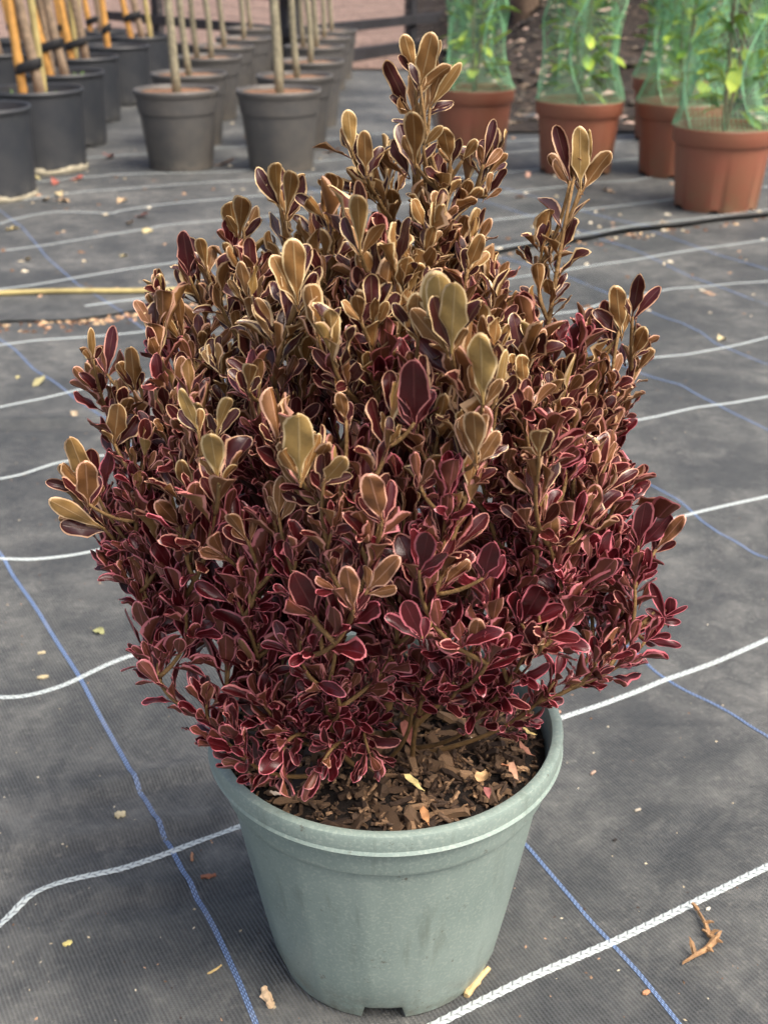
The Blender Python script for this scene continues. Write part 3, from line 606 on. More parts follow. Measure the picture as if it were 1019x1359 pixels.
# leaves that stand out in the photograph: pixel of foot and tip, depth offset, tone, tint, side shown (0 under, 1 upper), width
HERO = [(594, 466, 580, 360, -.140, 0, 1, 0, 1.0), (599, 468, 604, 372, -.145, 0, 1, 0, 1.05), (641, 536, 640, 441, -.138, 0, 1, 0, 1.15), (658, 532, 674, 468, -.130, 0, .8, 0, .8), (632, 614, 629, 530, -.145, .15, .6, 0, 1.25), (398, 634, 395, 546, -.145, 0, .95, 0, 1.05), (428, 642, 458, 604, -.14, .1, .75, 0, 1.2),
        (291, 642, 277, 560, -.12, 0, .9, 0, 1.15), (287, 580, 301, 516, -.10, 0, .85, 0, .9), (264, 574, 240, 514, -.09, 0, .9, 0, .8), (478, 338, 475, 244, -.08, 0, .7, 0, .95), (395, 404, 389, 318, -.09, 0, .5, 0, 1.2), (486, 232, 484, 172, -.02, 0, .55, 0, 1.2), (468, 206, 462, 146, -.02, 0, .8, 0, 1.2), (380, 288, 391, 216, 0, 0, .6, 0, 1.1), (372, 274, 357, 206, 0, 0, .65, 0, 1.0),
        (551, 222, 551, 134, -.02, 0, .55, 0, 1.2), (552, 104, 536, 46, 0, 0, .6, 0, 1.1), (557, 118, 573, 41, -.01, 0, .5, 0, 1.1), (564, 112, 585, 52, .01, 0, .6, 0, .6), (568, 146, 612, 84, -.005, 0, .65, 0, .8), (545, 150, 512, 80, 0, .1, .2, 1, .7), (560, 196, 586, 168, -.03, 0, .6, 0, 1.3), (598, 216, 588, 168, -.02, 0, .5, 0, 1.2), (640, 222, 656, 160, .02, .2, .3, 1, .8), (645, 262, 672, 224, .02, .2, .3, 1, .7), (612, 215, 632, 186, -.02, 0, .45, 0, 1.3),
        (715, 608, 712, 554, -.13, 0, .6, 0, 1.5), (152, 592, 158, 534, -.03, .1, .4, 0, 1.2), (140, 702, 66, 664, -.03, .15, .75, 0, .9), (122, 654, 92, 578, -.02, .2, .75, 0, .8), (112, 652, 68, 612, -.01, .2, .7, 0, .7), (118, 672, 112, 610, -.045, .4, .3, 0, 1.3), (470, 812, 460, 754, -.15, .6, .4, 0, 1.3), (486, 786, 532, 738, -.15, .5, .5, 0, 1.0), (508, 694, 488, 628, -.15, .55, .3, 0, 1.1), (550, 566, 549, 478, -.135, .8, .1, 1, 1.45), (556, 648, 582, 598, -.14, .6, .3, 0, .8),
        (696, 516, 690, 470, -.08, 0, .35, 0, 1.4), (770, 254, 768, 166, .03, 0, .85, 0, .85), (757, 244, 741, 172, .03, .3, .2, 1, .9), (774, 250, 781, 170, .035, 0, .8, 0, .4), (838, 474, 857, 434, .03, 0, .5, 0, 1.5), (838, 424, 849, 364, .02, .2, .2, 1, .7), (824, 446, 816, 378, .02, 0, .4, 0, .9), (812, 462, 798, 404, .02, .5, .2, 1, 1.2), (846, 728, 856, 658, -.01, .95, .1, 1, 1.3), (868, 732, 909, 684, -.01, .6, .5, 0, .8), (885, 830, 868, 782, -.02, 1, .1, 1, .7), (874, 822, 910, 806, -.02, 1, .2, 1, .6), (852, 848, 904, 858, -.03, 1, .2, 1, .6),
        (276, 362, 263, 310, .01, 0, .5, 0, 1.2), (252, 370, 243, 306, .01, .6, .1, 1, 1.1), (318, 318, 324, 246, .02, 0, .45, 0, 1.2), (310, 330, 300, 290, .02, .7, .1, 1, 1.0), (446, 262, 436, 218, -.03, 0, .6, 0, 1.2), (555, 450, 555, 388, -.11, 0, .5, 0, 1.1), (330, 520, 332, 470, -.10, 0, .5, 0, 1.3), (180, 520, 174, 458, 0, .1, .5, 0, .8), (142, 500, 148, 436, .01, .6, .1, 1, .9), (124, 480, 122, 438, .01, .1, .7, 0, .8),
        (640, 770, 655, 720, -.14, 1, .1, 1, 1.2), (555, 760, 575, 700, -.15, 1, .1, 1, 1.3), (560, 850, 535, 790, -.15, 1, .1, 1, 1.2), (230, 760, 205, 720, -.07, .9, .1, 1, 1.2), (300, 740, 270, 700, -.10, .6, .3, 0, 1.2), (330, 720, 300, 670, -.11, .4, .5, 0, 1.0), (370, 690, 372, 634, -.12, .3, .5, 0, 1.0), (240, 700, 208, 664, -.07, .6, .3, 0, 1.2), (420, 820, 390, 760, -.13, .8, .2, 1, 1.0), (690, 830, 720, 780, -.10, 1, .1, 1, 1.2), (760, 700, 745, 650, -.08, .8, .2, 0, 1.2), (700, 700, 690, 660, -.10, .6, .2, 0, 1.1), (460, 560, 450, 520, -.12, .3, .3, 0, 1.1), (480, 430, 470, 380, -.10, .1, .4, 0, 1.1), (620, 360, 640, 310, -.04, 0, .3, 0, 1.2), (430, 370, 410, 330, -.06, .3, .2, 1, 1.2)]
hseg = []; mates = []
for (bx, by, tx, ty, dy, to, ti, side, wf) in HERO:
    b = px3(bx, by, dy); t = px3(tx, ty, dy - 0.008 + rnd.uniform(-.006, .006)); d = t - b; L = d.length; d.normalize()
    view = (b - Vector((0, 0, CAM_H))).normalized(); nn = view - d * view.dot(d); nn.normalize(); x = d.cross(nn)
    ro = rnd.gauss(0, 0.22) + (PI if side else 0); nn = nn * math.cos(ro) + x * math.sin(ro); x = d.cross(nn)
    M = np.eye(4); M[:3, 0] = np.array(x) * L * min(1.05, wf * 0.92); M[:3, 1] = np.array(d) * L; M[:3, 2] = np.array(nn) * L; M[:3, 3] = b
    hseg.append((bx, by, tx, ty, proj(np.array(b))[2], M, to, ti))
    q = min((p for p in nodes if p.z < b.z + 0.004), key=lambda p: (p - b).length + 1.8 * (p - b).xy.length + (0.02 if p.z > b.z - 0.01 else 0))
    mid = q.lerp(b, 0.6) - d * (q - b).length * 0.2
    mb = MB(); mb.tube([inv @ p for p in bez(q, mid, b + d * L * 0.06, 6)], [0.0013, 0.0013, 0.0012, 0.0012, 0.0011, 0.001, 0.0008], 6); ob('stem', mb.data('stem', [MAT['stem']]), shrub)
    # the leaves that share its node
    if L > 0.018:
        for q_ in range(rnd.choice((2, 3, 3, 4))):
            fl = (1, -1, 0.5, -0.6)[q_]; d2 = (d * (1.0 if q_ < 2 else 0.8) + x * fl * rnd.uniform(0.3, 0.6) * (1 if side == 0 else -1) + view * rnd.uniform(0.05, 0.45)).normalized(); n2_ = ((-view if rnd.random() < (0.4 if to < 0.45 else 0.75) else view) + ORIG_UP * 0.3 + x * rnd.uniform(-.8, .8)); n2_ = (n2_ - d2 * n2_.dot(d2)).normalized(); x2 = d2.cross(n2_); L2 = L * rnd.uniform(0.42, 0.82)
            M2 = np.eye(4); M2[:3, 0] = np.array(x2) * L2; M2[:3, 1] = np.array(d2) * L2; M2[:3, 2] = np.array(n2_) * L2; M2[:3, 3] = np.array(b - d * 0.002 * q_)
            mates.append((M2, rnd.randrange(len(LG)), min(1, max(0, to + rnd.uniform(-0.05, 0.22))), rnd.random() * 0.4))
keep = []
for lf_ in leaves:                     # nothing grows right in front of them
    c = lf_[0][:3, 3] + lf_[0][:3, 1] * 0.6; x, y, z = proj(c); ok = True
    for (bx, by, tx, ty, hz_, _, _, _) in hseg:
        if z < hz_ + 0.004:
            vx, vy = tx - bx, ty - by; l2 = vx * vx + vy * vy; t = max(0.1, min(1, ((x - bx) * vx + (y - by) * vy) / l2)); dd = math.hypot(x - bx - t * vx, y - by - t * vy)
            if dd < 0.30 * math.sqrt(l2): ok = False; break
    if ok: keep.append(lf_)
leaves = keep + mates + [(M, rnd.choice(CALM), to, ti) for (_, _, _, _, _, M, to, ti) in hseg]
# which leaves show largest in the photo: a coarse depth count
ids = np.full((340, 256), -1); zb = np.full((340, 256), 9.0)
for li, (M, v, to, ti) in enumerate(leaves):
    g = LG[v][0][:len(LG[v][0]) // 2]; Pw = (M[:3, :3] @ g.T).T + M[:3, 3]; x, y, z = proj(Pw)
    X2 = np.clip((x / 4).astype(int), 0, 255); Y2 = np.clip((y / 4).astype(int), 0, 339)
    for a_, b_, c_ in zip(X2, Y2, z):
        if c_ < zb[b_, a_]: zb[b_, a_] = c_; ids[b_, a_] = li
cnt = np.bincount(ids[ids >= 0], minlength=len(leaves))
tops = set(np.argsort(-cnt, kind='stable')[:300].tolist())
SV, SF, SM, A1, A2, A3, A4, UVs = [], [], [], [], [], [], [], []; base_n = 0
for li, (M, v, to, ti) in enumerate(leaves):
    if li in tops:
        Ml = np.array(inv) @ M
        o = ob('leaf', LGM[v], shrub, mtx=Matrix(Ml.tolist())); o['tone'] = float(to); o['tint'] = float(ti)
    else:
        g, f, ma, ri, mi = LG[v]; Pw = (M[:3, :3] @ g.T).T + M[:3, 3] - np.array([PX, PY, 0.178])
        SV.append(Pw); SF += [tuple(i + base_n for i in q) for q in f]; base_n += len(g); SM.append(mi); A1.append(ma); UVs.append(g[:, :2]); A2.append(ri); A3.append(np.full(len(g), to)); A4.append(np.full(len(g), ti))
ob('foliage', mesh('foliage', np.vstack(SV), SF, [MAT['ad'], MAT['ab']], mat_idx=np.concatenate(SM), attrs={'margin': np.concatenate(A1), 'rib': np.concatenate(A2), 'tone': np.concatenate(A3), 'tint': np.concatenate(A4)}, uv=np.vstack(UVs)), shrub, kind='stuff')
print('LEAVES', len(leaves), 'STEMS', len(shoots))

# ------------------------------------------------------------------ nursery pots behind
def nursery_pot(name, prof, mat, loc, label, cat, group, soil_r, soil_zz, silt=False, fn=None):
    e = ob(name, None, loc=loc, label=label, cat=cat, group=group)
    key = name + ('s' if silt else '')
    if key not in CACHE:
        m = MB(); m.lathe(prof, 56, fn); b = m.data('shell', [mat], True, 38)
        m = MB(); V = [(0, 0, soil_zz + 0.006)]; F = []
        for i in range(1, 9):
            for j in range(28):
                r = soil_r * i / 8; a = 2 * PI * j / 28; V.append((r * math.cos(a), r * math.sin(a), soil_zz + 0.006 * mnoise.noise(Vector((r * math.cos(a) * 25, r * math.sin(a) * 25, 2)))))
        F += [(0, 1 + j, 1 + (j + 1) % 28) for j in range(28)]
        for i in range(7):
            for j in range(28): a, c = 1 + i * 28 + j, 1 + i * 28 + (j + 1) % 28; F.append((a, a + 28, c + 28, c))
        s = mesh('soil', V, F, [MAT['soil']]); CACHE[key] = (b, s)
    b, s = CACHE[key]; ob('shell', b, e); ob('soil', s, e)
    return e
CACHE = {}
def taper_prof(R, rb, h, lip, ledge=True):
    wl = lambda z: rb + (R * 0.93 - rb) * z / (h - lip)
    p = [(0.0, 0.006), (rb - 0.01, 0.006), (rb - 0.002, 0.0), (rb, 0.004)]
    if ledge: p += [(wl(h * 0.70), h * 0.70), (wl(h * 0.705) + 0.004, h * 0.71)]
    p += [(wl(h - lip) + (0.004 if ledge else 0), h - lip), (R - 0.004, h - lip + 0.001), (R - 0.001, h - lip + 0.005), (R, h - 0.004), (R - 0.003, h), (R - 0.007, h - 0.001), (R - 0.010, h - 0.006), (wl(h * 0.88) - 0.004, h * 0.88)]
    return p
def notch(i, r, z, a):
    if 1 <= i <= 3 and abs(((a + 0.3) % (PI / 3)) - PI / 6) < 0.14: z = max(z, 0.011)
    return r, z
ORD = ['nearest', 'second', 'third', 'fourth', 'fifth', 'farthest']
GREY_H = 0.245
gp_prof = taper_prof(0.136, 0.103, GREY_H, 0.022)
def stem_obj(name, label, cat, group, loc, dxy, height, r, mat, seed):
    rr = random.Random(seed); m = MB(); n = 12
    ax, ay = rr.uniform(-.008, .008), rr.uniform(-.008, .008)
    m.tube([(dxy[0] * t / n + ax * math.sin(t * 0.9), dxy[1] * t / n + ay * math.sin(t * 1.1 + 1), height * t / n - 0.02 * (t == 0)) for t in range(n + 1)], [r * (1.15 - 0.4 * t / n) for t in range(n + 1)], 10)
    return ob(name, m.data(name, [mat]), loc=loc, label=label, cat=cat, group=group)
ROWA = [(234, 118), (251, 97), (277, 75), (297, 61), (323, 50), (333, 37)]
ROWB = [(370, 119), (391, 100), (411, 81), (417, 61), (429, 49), (440, 40)]
for rowname, row, near in (('left', ROWA, 'beside the black pots'), ('right', ROWB, 'nearest the gap before the netted plants')):
    for k, (x, y) in enumerate(row):
        X, Y = gp(x, y, GREY_H); z = float(top(X, Y)) - 0.0005
        nursery_pot('nursery_pot', gp_prof, MAT['grey_pot'], (X, Y, z), f'{ORD[k]} grey plastic nursery pot in the {rowname} of the two grey rows', 'plant pot', 'grey pots in two rows', 0.126, 0.232)
        ns = 2 if (rowname, k) in (('right', 1), ('right', 3), ('left', 2)) else 1
        for q in range(ns):
            dx = (0.012 - 0.03 * ns * q) if ns > 1 else 0.004
            stem_obj('sapling', f'{"bare" if q == 0 else "second bare"} grey green sapling stem in the {ORD[k]} pot of the {rowname} grey row', 'sapling', 'saplings in the grey pots', (X + dx, Y - 0.01 + 0.03 * q, z + 0.222), (-0.05 + rnd.uniform(-.02, .02), rnd.uniform(-.03, .03)), 0.95, 0.0105 if k else 0.0125, MAT['bark_grey'], 50 + k + 7 * q)
BLACK_H = 0.25
def black_fn(i, r, z, a):
    return (r * (1 + 0.004 * math.sin(3 * a)), z) if i > 3 else notch(i, r, z, a)
def black_prof():
    R, rb, h = 0.149, 0.136, BLACK_H
    return [(0, 0.006), (rb - 0.012, 0.006), (rb - 0.003, 0), (rb, 0.006), (rb + 0.001, 0.03), (R - 0.010, h * 0.55), (R - 0.006, h - 0.016), (R - 0.001, h - 0.013), (R + 0.001, h - 0.006), (R - 0.002, h), (R - 0.007, h - 0.002), (R - 0.009, h - 0.012), (R - 0.013, h * 0.78)]
BLK = [(60, 36, 'at the far left back under the fence', 1), (95, 48, 'at the back left between two others', 1), (30, 52, 'far back at left behind the half hidden one', 1), (-31, 142, 'cut off by the left edge of the photo', 0), (47, 118, 'with dried silt round its foot', 1), (82, 96, 'directly behind the silt footed one', 1), (108, 75, 'third back beside the grey row', 1), (154, 60, 'fourth back with a single cane', 1), (185, 48, 'fifth back behind the left grey row', 1), (130, 40, 'small at the back between the canes', 1), (-4, 70, 'half hidden behind the left canes', 1)]
for k, (x, y, txt, planted) in enumerate(BLK[3:] + BLK[:3]):
    X, Y = gp(x, y, BLACK_H); z = float(top(X, Y)) - 0.0005
    e = nursery_pot('nursery_pot', black_prof(), MAT['black_pot'], (X, Y, z), f'black straight sided nursery pot {txt}', 'plant pot', 'black pots on the left', 0.137, 0.215, silt=True, fn=black_fn)
    if k in (0, 1):       # a broken crust of pale silt round the foot
        m = MB(); pr = [(0.1365, 0.001), (0.1385, 0.002), (0.1388, 0.016), (0.1372, 0.018)]
        m.lathe(pr, 90, lambda i, r, zz, a: (r, zz if i < 2 else 0.003 + max(0.0, 0.012 + 0.016 * mnoise.noise(Vector((math.cos(a) * 3, math.sin(a) * 3, k + 0.5))) + 0.006 * mnoise.noise(Vector((math.cos(a) * 11, math.sin(a) * 11, 2))))))
        ob('silt_crust', m.data('silt_crust', [MAT['silt']]), e)
    if planted:
        wh = ['', 'in the silt footed black pot', 'in the second black pot', 'in the third black pot', 'in the fourth black pot', 'in the fifth black pot', 'in the small far black pot', 'in the half hidden black pot', 'in the far left back pot', 'in the back pot between two others', 'in the pot behind the half hidden one'][k]
        lean = (-0.10 - 0.03 * (k % 3), 0.02)
        if k != 4: stem_obj('young_tree', f'bare brown young trunk tied to a cane {wh}', 'young tree', 'trunks in the black pots', (X + 0.028, Y - 0.03, z + 0.212), lean, 0.95, 0.0145, MAT['bark_brown'], 80 + k)
        c = ob('bamboo_cane', None, loc=(X - 0.028, Y - 0.035, z + 0.212), label=f'{"orange" if k % 2 else "golden"} bamboo cane with black tie {wh}', cat='cane', group='canes in the black pots')
        m = MB(); ln = (lean[0] * (0.3 if k in (1, 4) else 1.0), 0.02); npt = 25; pts = []; rad = []
        for t in range(npt):
            f = t / (npt - 1); pts.append((ln[0] * f, ln[1] * f, 0.98 * f - 0.02 * (t == 0))); rad.append(0.0145 * (1.0 - 0.2 * f) * (1.14 if t % 6 == 3 else 1.0))
        m.tube(pts, rad, 10); ob('shaft', m.data('shaft', [MAT['cane']]), c)
        zt = 0.085 + 0.02 * (k % 3); m = MB(); cx_ = 0.028 if k != 4 else 0.004; a_, b_ = (0.046, 0.022) if k != 4 else (0.022, 0.018)
        off = ln[0] * zt / 0.98
        V = []; 
        for q in range(20):
            an = 2 * PI * q / 20
            for (dr, dz) in ((0, -0.016), (0.003, -0.012), (0.003, 0.012), (0, 0.016)): V.append((cx_ + off + (a_ + dr) * math.cos(an) * 0.9, 0.004 + (b_ + dr) * math.sin(an), zt + dz + 0.012 * math.cos(an)))
        m.add(V, [(q * 4 + i, ((q + 1) % 20) * 4 + i, ((q + 1) % 20) * 4 + i + 1, q * 4 + i + 1) for q in range(20) for i in range(3)])
        ob('tie', m.data('tie', [MAT['tie']]), c)
        if k in (1, 2, 3, 5, 8, 9):   # a second, paler cane without a tie
            m = MB(); a2 = 1.3 * k; pts = []; rad = []
            for t in range(25): f = t / 24; pts.append((0.05 * math.cos(a2) + (0.02 - 0.05 * (k % 3)) * f, 0.05 + 0.02 * f, 0.95 * f - 0.02 * (t == 0))); rad.append(0.012 * (1 - 0.2 * f) * (1.14 if t % 5 == 2 else 1.0))
            m.tube(pts, rad, 10); ob('bamboo_cane', m.data('bamboo_cane', [MAT['cane_yellow' if k % 2 else 'bark_brown']]), loc=(X, Y, z + 0.212), label=f'{"pale yellow" if k % 2 else "weathered brown"} loose cane standing {wh}', cat='cane', group='loose canes in the black pots')
    if k in (1, 2):       # weeds
        for q in range(1):
            m = MB(); rr = random.Random(k)
            for b in range(26):
                a = rr.uniform(0, 2 * PI); r = rr.uniform(0.02, 0.11); p = Vector((r * math.cos(a), r * math.sin(a), 0.0)); d = Vector((rr.uniform(-.02, .02), rr.uniform(-.02, .02), rr.uniform(.012, .03))); s = Vector((rr.uniform(-1, 1), rr.uniform(-1, 1), 0)).normalized() * 0.005
                m.add([p, p + d * 0.6 + s, p + d, p + d * 0.6 - s], [(0, 1, 2, 3)])
            ob('weeds', m.data('weeds', [plain('weed_green%d' % k, (96, 130, 66), 0.7)]), loc=(X, Y, z + 0.214), kind='stuff', label=f'tiny green weeds on the soil {wh}', cat='weeds')

# ------------------------------------------------------------------ terracotta pots with netted plants
def lime_mat(name, a, b):
    M = NT(name); oi = M.n('ShaderNodeObjectInfo').outputs['Random']; n1 = M.noise(18, 4)
    c = M.mix(M.math('ADD', M.math('MULTIPLY', oi, 0.85), M.math('MULTIPLY', n1, 0.25), True), s2l(a), s2l(b)); M.base(c, 0.4, 0.5)
    tr = M.n('ShaderNodeBsdfTranslucent', {'Color': c}); mx = M.n('ShaderNodeMixShader', {0: 0.25, 1: M.b.outputs[0], 2: tr.outputs[0]}); M.t.links.new(mx.outputs[0], M.out.inputs[0]); return M.m
MAT['lime'] = lime_mat('netted_leaf', (80, 138, 52), (214, 232, 100))
CL = [leaf_geo(rnd.uniform(0.19, 0.25), 0.02, rnd.uniform(0, 6), rnd.uniform(-0.3, -0.05), rnd.uniform(0.1, 0.5), n=5, peak=0.9, tipx=0.8, thick=0.008, mg=0.1) for _ in range(4)]
CLM = [mesh('leaf', v, f, [MAT['lime']]) for v, f, _, _, _ in CL]
TH = 0.22
t_prof = taper_prof(0.137, 0.112, TH, 0.046, ledge=False)
TER = [(629, 117, 'behind the top of the shrub', (0, 0), 0.088), (769, 133, 'in the middle of the netted group', (0, 0), 0.105), (890, 103, 'standing farthest back of the netted group', (0, 0), 0.09), (904, 135, 'half hidden behind the nearest netted one', (0.02, 0), 0.10), (961, 167, 'nearest to the right edge of the photo', (0.02, 0.0), 0.115)]
for k, (x, y, txt, sh, rw) in enumerate(TER):
    X, Y = gp(x, y, TH); z = float(top(X, Y)) - 0.0005
    nursery_pot('terracotta_pot', t_prof, MAT['terra'], (X, Y, z), f'terracotta coloured pot {txt}', 'plant pot', 'terracotta pots on the right', 0.122, 0.20, fn=notch)
    pl = ob('netted_plant', None, loc=(X, Y, z + 0.2), label=f'lime green netted plant in the pot {txt}', cat='plant', group='plants under green netting')
    rr = random.Random(200 + k)
    for q in range(3):
        m = MB(); an = q * 2.1 + k; tx, ty = 0.045 * math.cos(an), 0.045 * math.sin(an)
        m.tube([(tx * (t / 8) ** 0.7, ty * (t / 8) ** 0.7, 0.66 * t / 8 - 0.02 * (t == 0)) for t in range(9)], [0.006 - 0.0004 * t for t in range(9)], 7); ob('stem', m.data('stem', [MAT['bark_brown']]), pl)
    for q in range(120):
        zz = 0.05 + 0.60 * (q / 120) ** 1.05; an = q * 2.4 + rr.uniform(-.5, .5); r = 0.03 + rr.uniform(0, rw * 0.9)
        el = rr.uniform(-0.5, 0.9); d = Vector((math.cos(an) * math.cos(el), math.sin(an) * math.cos(el), math.sin(el))); up = Vector((0, 0, 1)); xx = d.cross(up).normalized(); nn = xx.cross(d)
        L = rr.uniform(0.06, 0.11); M = Matrix.Identity(4)
        for a in range(3): M[a][0] = xx[a] * L; M[a][1] = d[a] * L; M[a][2] = nn[a] * L
        M[0][3], M[1][3], M[2][3] = (r * math.cos(an) * 0.5 + sh[0], r * math.sin(an) * 0.5 + sh[1], zz)
        ob('leaf', CLM[q % 4], pl, mtx=M)
    # the net: a diamond lattice of threads
    NA, NZ = 66, 54; zs = np.linspace(0.020, 0.70, NZ)
    ph = rr.uniform(0, 6)
    def rad(a, zz):
        f = np.clip((zz - 0.02) / 0.16, 0, 1); f = 1 - (1 - f) ** 2.2
        r = 0.139 * (1 - f) + rw * f
        fold = 0.34 * f * (np.abs(np.sin(2.5 * a + ph + 1.5 * np.sin(zz * 9))) - 0.6) + 0.08 * f * np.sin(9 * a + 14 * zz + ph)
        return r * (1 + fold)
    A, Zz = np.meshgrid(np.arange(NA) * 2 * PI / NA, zs); A = A + (np.arange(NZ)[:, None] % 2) * PI / NA
    A = A + 0.22 * np.clip((Zz - 0.02) / 0.2, 0, 1) * np.sin(3 * A + ph)                 # gathered into denser folds
    Rr = rad(A, Zz); fz = np.clip((Zz - 0.02) / 0.2, 0, 1)
    Pn = np.stack([Rr * np.cos(A) + sh[0] * fz, Rr * np.sin(A) + sh[1] * fz, Zz], -1).reshape(-1, 3)
    E = []
    for r_ in range(NZ - 1):
        i0 = np.arange(NA); up0 = i0 if r_ % 2 == 0 else (i0 + 1) % NA; up1 = (i0 - 1) % NA if r_ % 2 == 0 else i0
        E.append(np.stack([r_ * NA + i0, (r_ + 1) * NA + up0], -1)); E.append(np.stack([r_ * NA + i0, (r_ + 1) * NA + up1], -1))
    E.append(np.stack([np.arange(NA), (np.arange(NA) + 1) % NA], -1))
    E = np.vstack(E); p0, p1 = Pn[E[:, 0]], Pn[E[:, 1]]; t = p1 - p0; t /= np.linalg.norm(t, axis=1)[:, None]
    a1 = np.cross(t, np.array([0.3, 0.5, 0.81])); a1 /= np.linalg.norm(a1, axis=1)[:, None]; a2 = np.cross(t, a1); tr_ = 0.00055
    ring = [a1 * tr_, (-0.5 * a1 + 0.866 * a2) * tr_, (-0.5 * a1 - 0.866 * a2) * tr_]
    V = np.stack([p0 + ring[0], p0 + ring[1], p0 + ring[2], p1 + ring[0], p1 + ring[1], p1 + ring[2]], 1).reshape(-1, 3); b0 = np.arange(len(E))[:, None] * 6
    F = np.concatenate([b0 + np.array([[0, 1, 4, 3]]), b0 + np.array([[1, 2, 5, 4]]), b0 + np.array([[2, 0, 3, 5]])])
    nt_ = ob('plant_net', None, loc=(X, Y, z + 0.2), label=f'green mesh netting round the plant {txt}', cat='netting', group='green nets')
    ob('net_mesh', mesh('net_mesh', V, F, [MAT['net']], smooth=False), nt_, kind='stuff')
    for q in range(5):     # bunched folds of net
        a0 = (q * PI - ph) / 2.5 + PI / 5; m = MB(); pts = []
        for t_ in range(16):
            zz = 0.021 + 0.68 * (t_ / 15) ** 1.4; aa = a0 - 0.6 * math.sin(zz * 9); f = min(1, (zz - 0.02) / 0.2); r2 = float(rad(np.array(aa), np.array(zz))) + 0.0015
            pts.append((r2 * math.cos(aa) + sh[0] * f, r2 * math.sin(aa) + sh[1] * f, zz))
        m.tube(pts, [0.0010 + 0.0014 * min(1, t_ / 4) for t_ in range(16)], 6); ob('net_fold', m.data('net_fold', [MAT['net']]), nt_)

# ------------------------------------------------------------------ far things
# low dark rail fence with a corner pointing at the camera
fence = ob('rail_fence', None, loc=(0, 0, 0), label='low dark rail fence with wire in front of pink gravel', cat='fence')
K = gp(388, 98); Lf = gp(150, 66); Rt = gp(600, 66); Zg = 0.02
for (p, q) in ((K, Lf), (K, Rt)):
    dx, dy = q[0] - p[0], q[1] - p[1]; ln = math.hypot(dx, dy); an = math.atan2(dy, dx); R = Matrix.Rotation(an, 3, 'Z')
    for (zz, hh, th) in ((0.05, 0.08, 0.05), (0.215, 0.055, 0.035), (0.40, 0.05, 0.035)):
        m = MB(); m.box((p[0] + dx / 2, p[1] + dy / 2, zz), (ln * 1.02, th, hh), R); ob('rail', m.data('rail', [MAT['rail']], False), fence)
    for t in (0.02, 0.70):
        m = MB(); m.box((p[0] + dx * t, p[1] + dy * t + 0.045, 0.33), (0.07, 0.05, 0.68), R); ob('post', m.data('post', [MAT['rail']], False), fence)
    m = MB(); nw = int(ln / 0.05)
    for i in range(1, nw):
        t = i / nw; m.tube([(p[0] + dx * t, p[1] + dy * t + 0.02, 0.02), (p[0] + dx * t, p[1] + dy * t + 0.02, 0.64)], 0.0016, 3, False)
    for i in range(11): m.tube([(p[0], p[1] + 0.022, 0.05 + i * 0.055), (q[0], q[1] + 0.022, 0.05 + i * 0.055)], 0.0016, 3, False)
    ob('wire_mesh', m.data('wire_mesh', [MAT['wire']], False), fence, kind='stuff')
# tree at the foot of the mulched bank
X, Y = gp(690, 98); tr = ob('tree', None, loc=(X, Y, 0.0), label='brown tree trunk rising behind the netted plants', cat='tree')
m = MB(); m.tube([(0.03 * math.sin(t), 0.02 * math.cos(t * 1.3), 0.2 * t - 0.1) for t in range(11)], [0.17, 0.105, 0.085, 0.078, 0.072, 0.07, 0.066, 0.062, 0.06, 0.055, 0.05], 16)
for i, v in enumerate(m.V):
    n_ = mnoise.noise(Vector((v[0] * 30, v[1] * 30, v[2] * 5))); m.V[i] = (v[0] * (1 + 0.14 * n_), v[1] * (1 + 0.14 * n_), v[2])
ob('trunk', m.data('trunk', [plain('rough_bark', (98, 82, 68), 0.95, 0.5, 40, 0.9)]), tr)
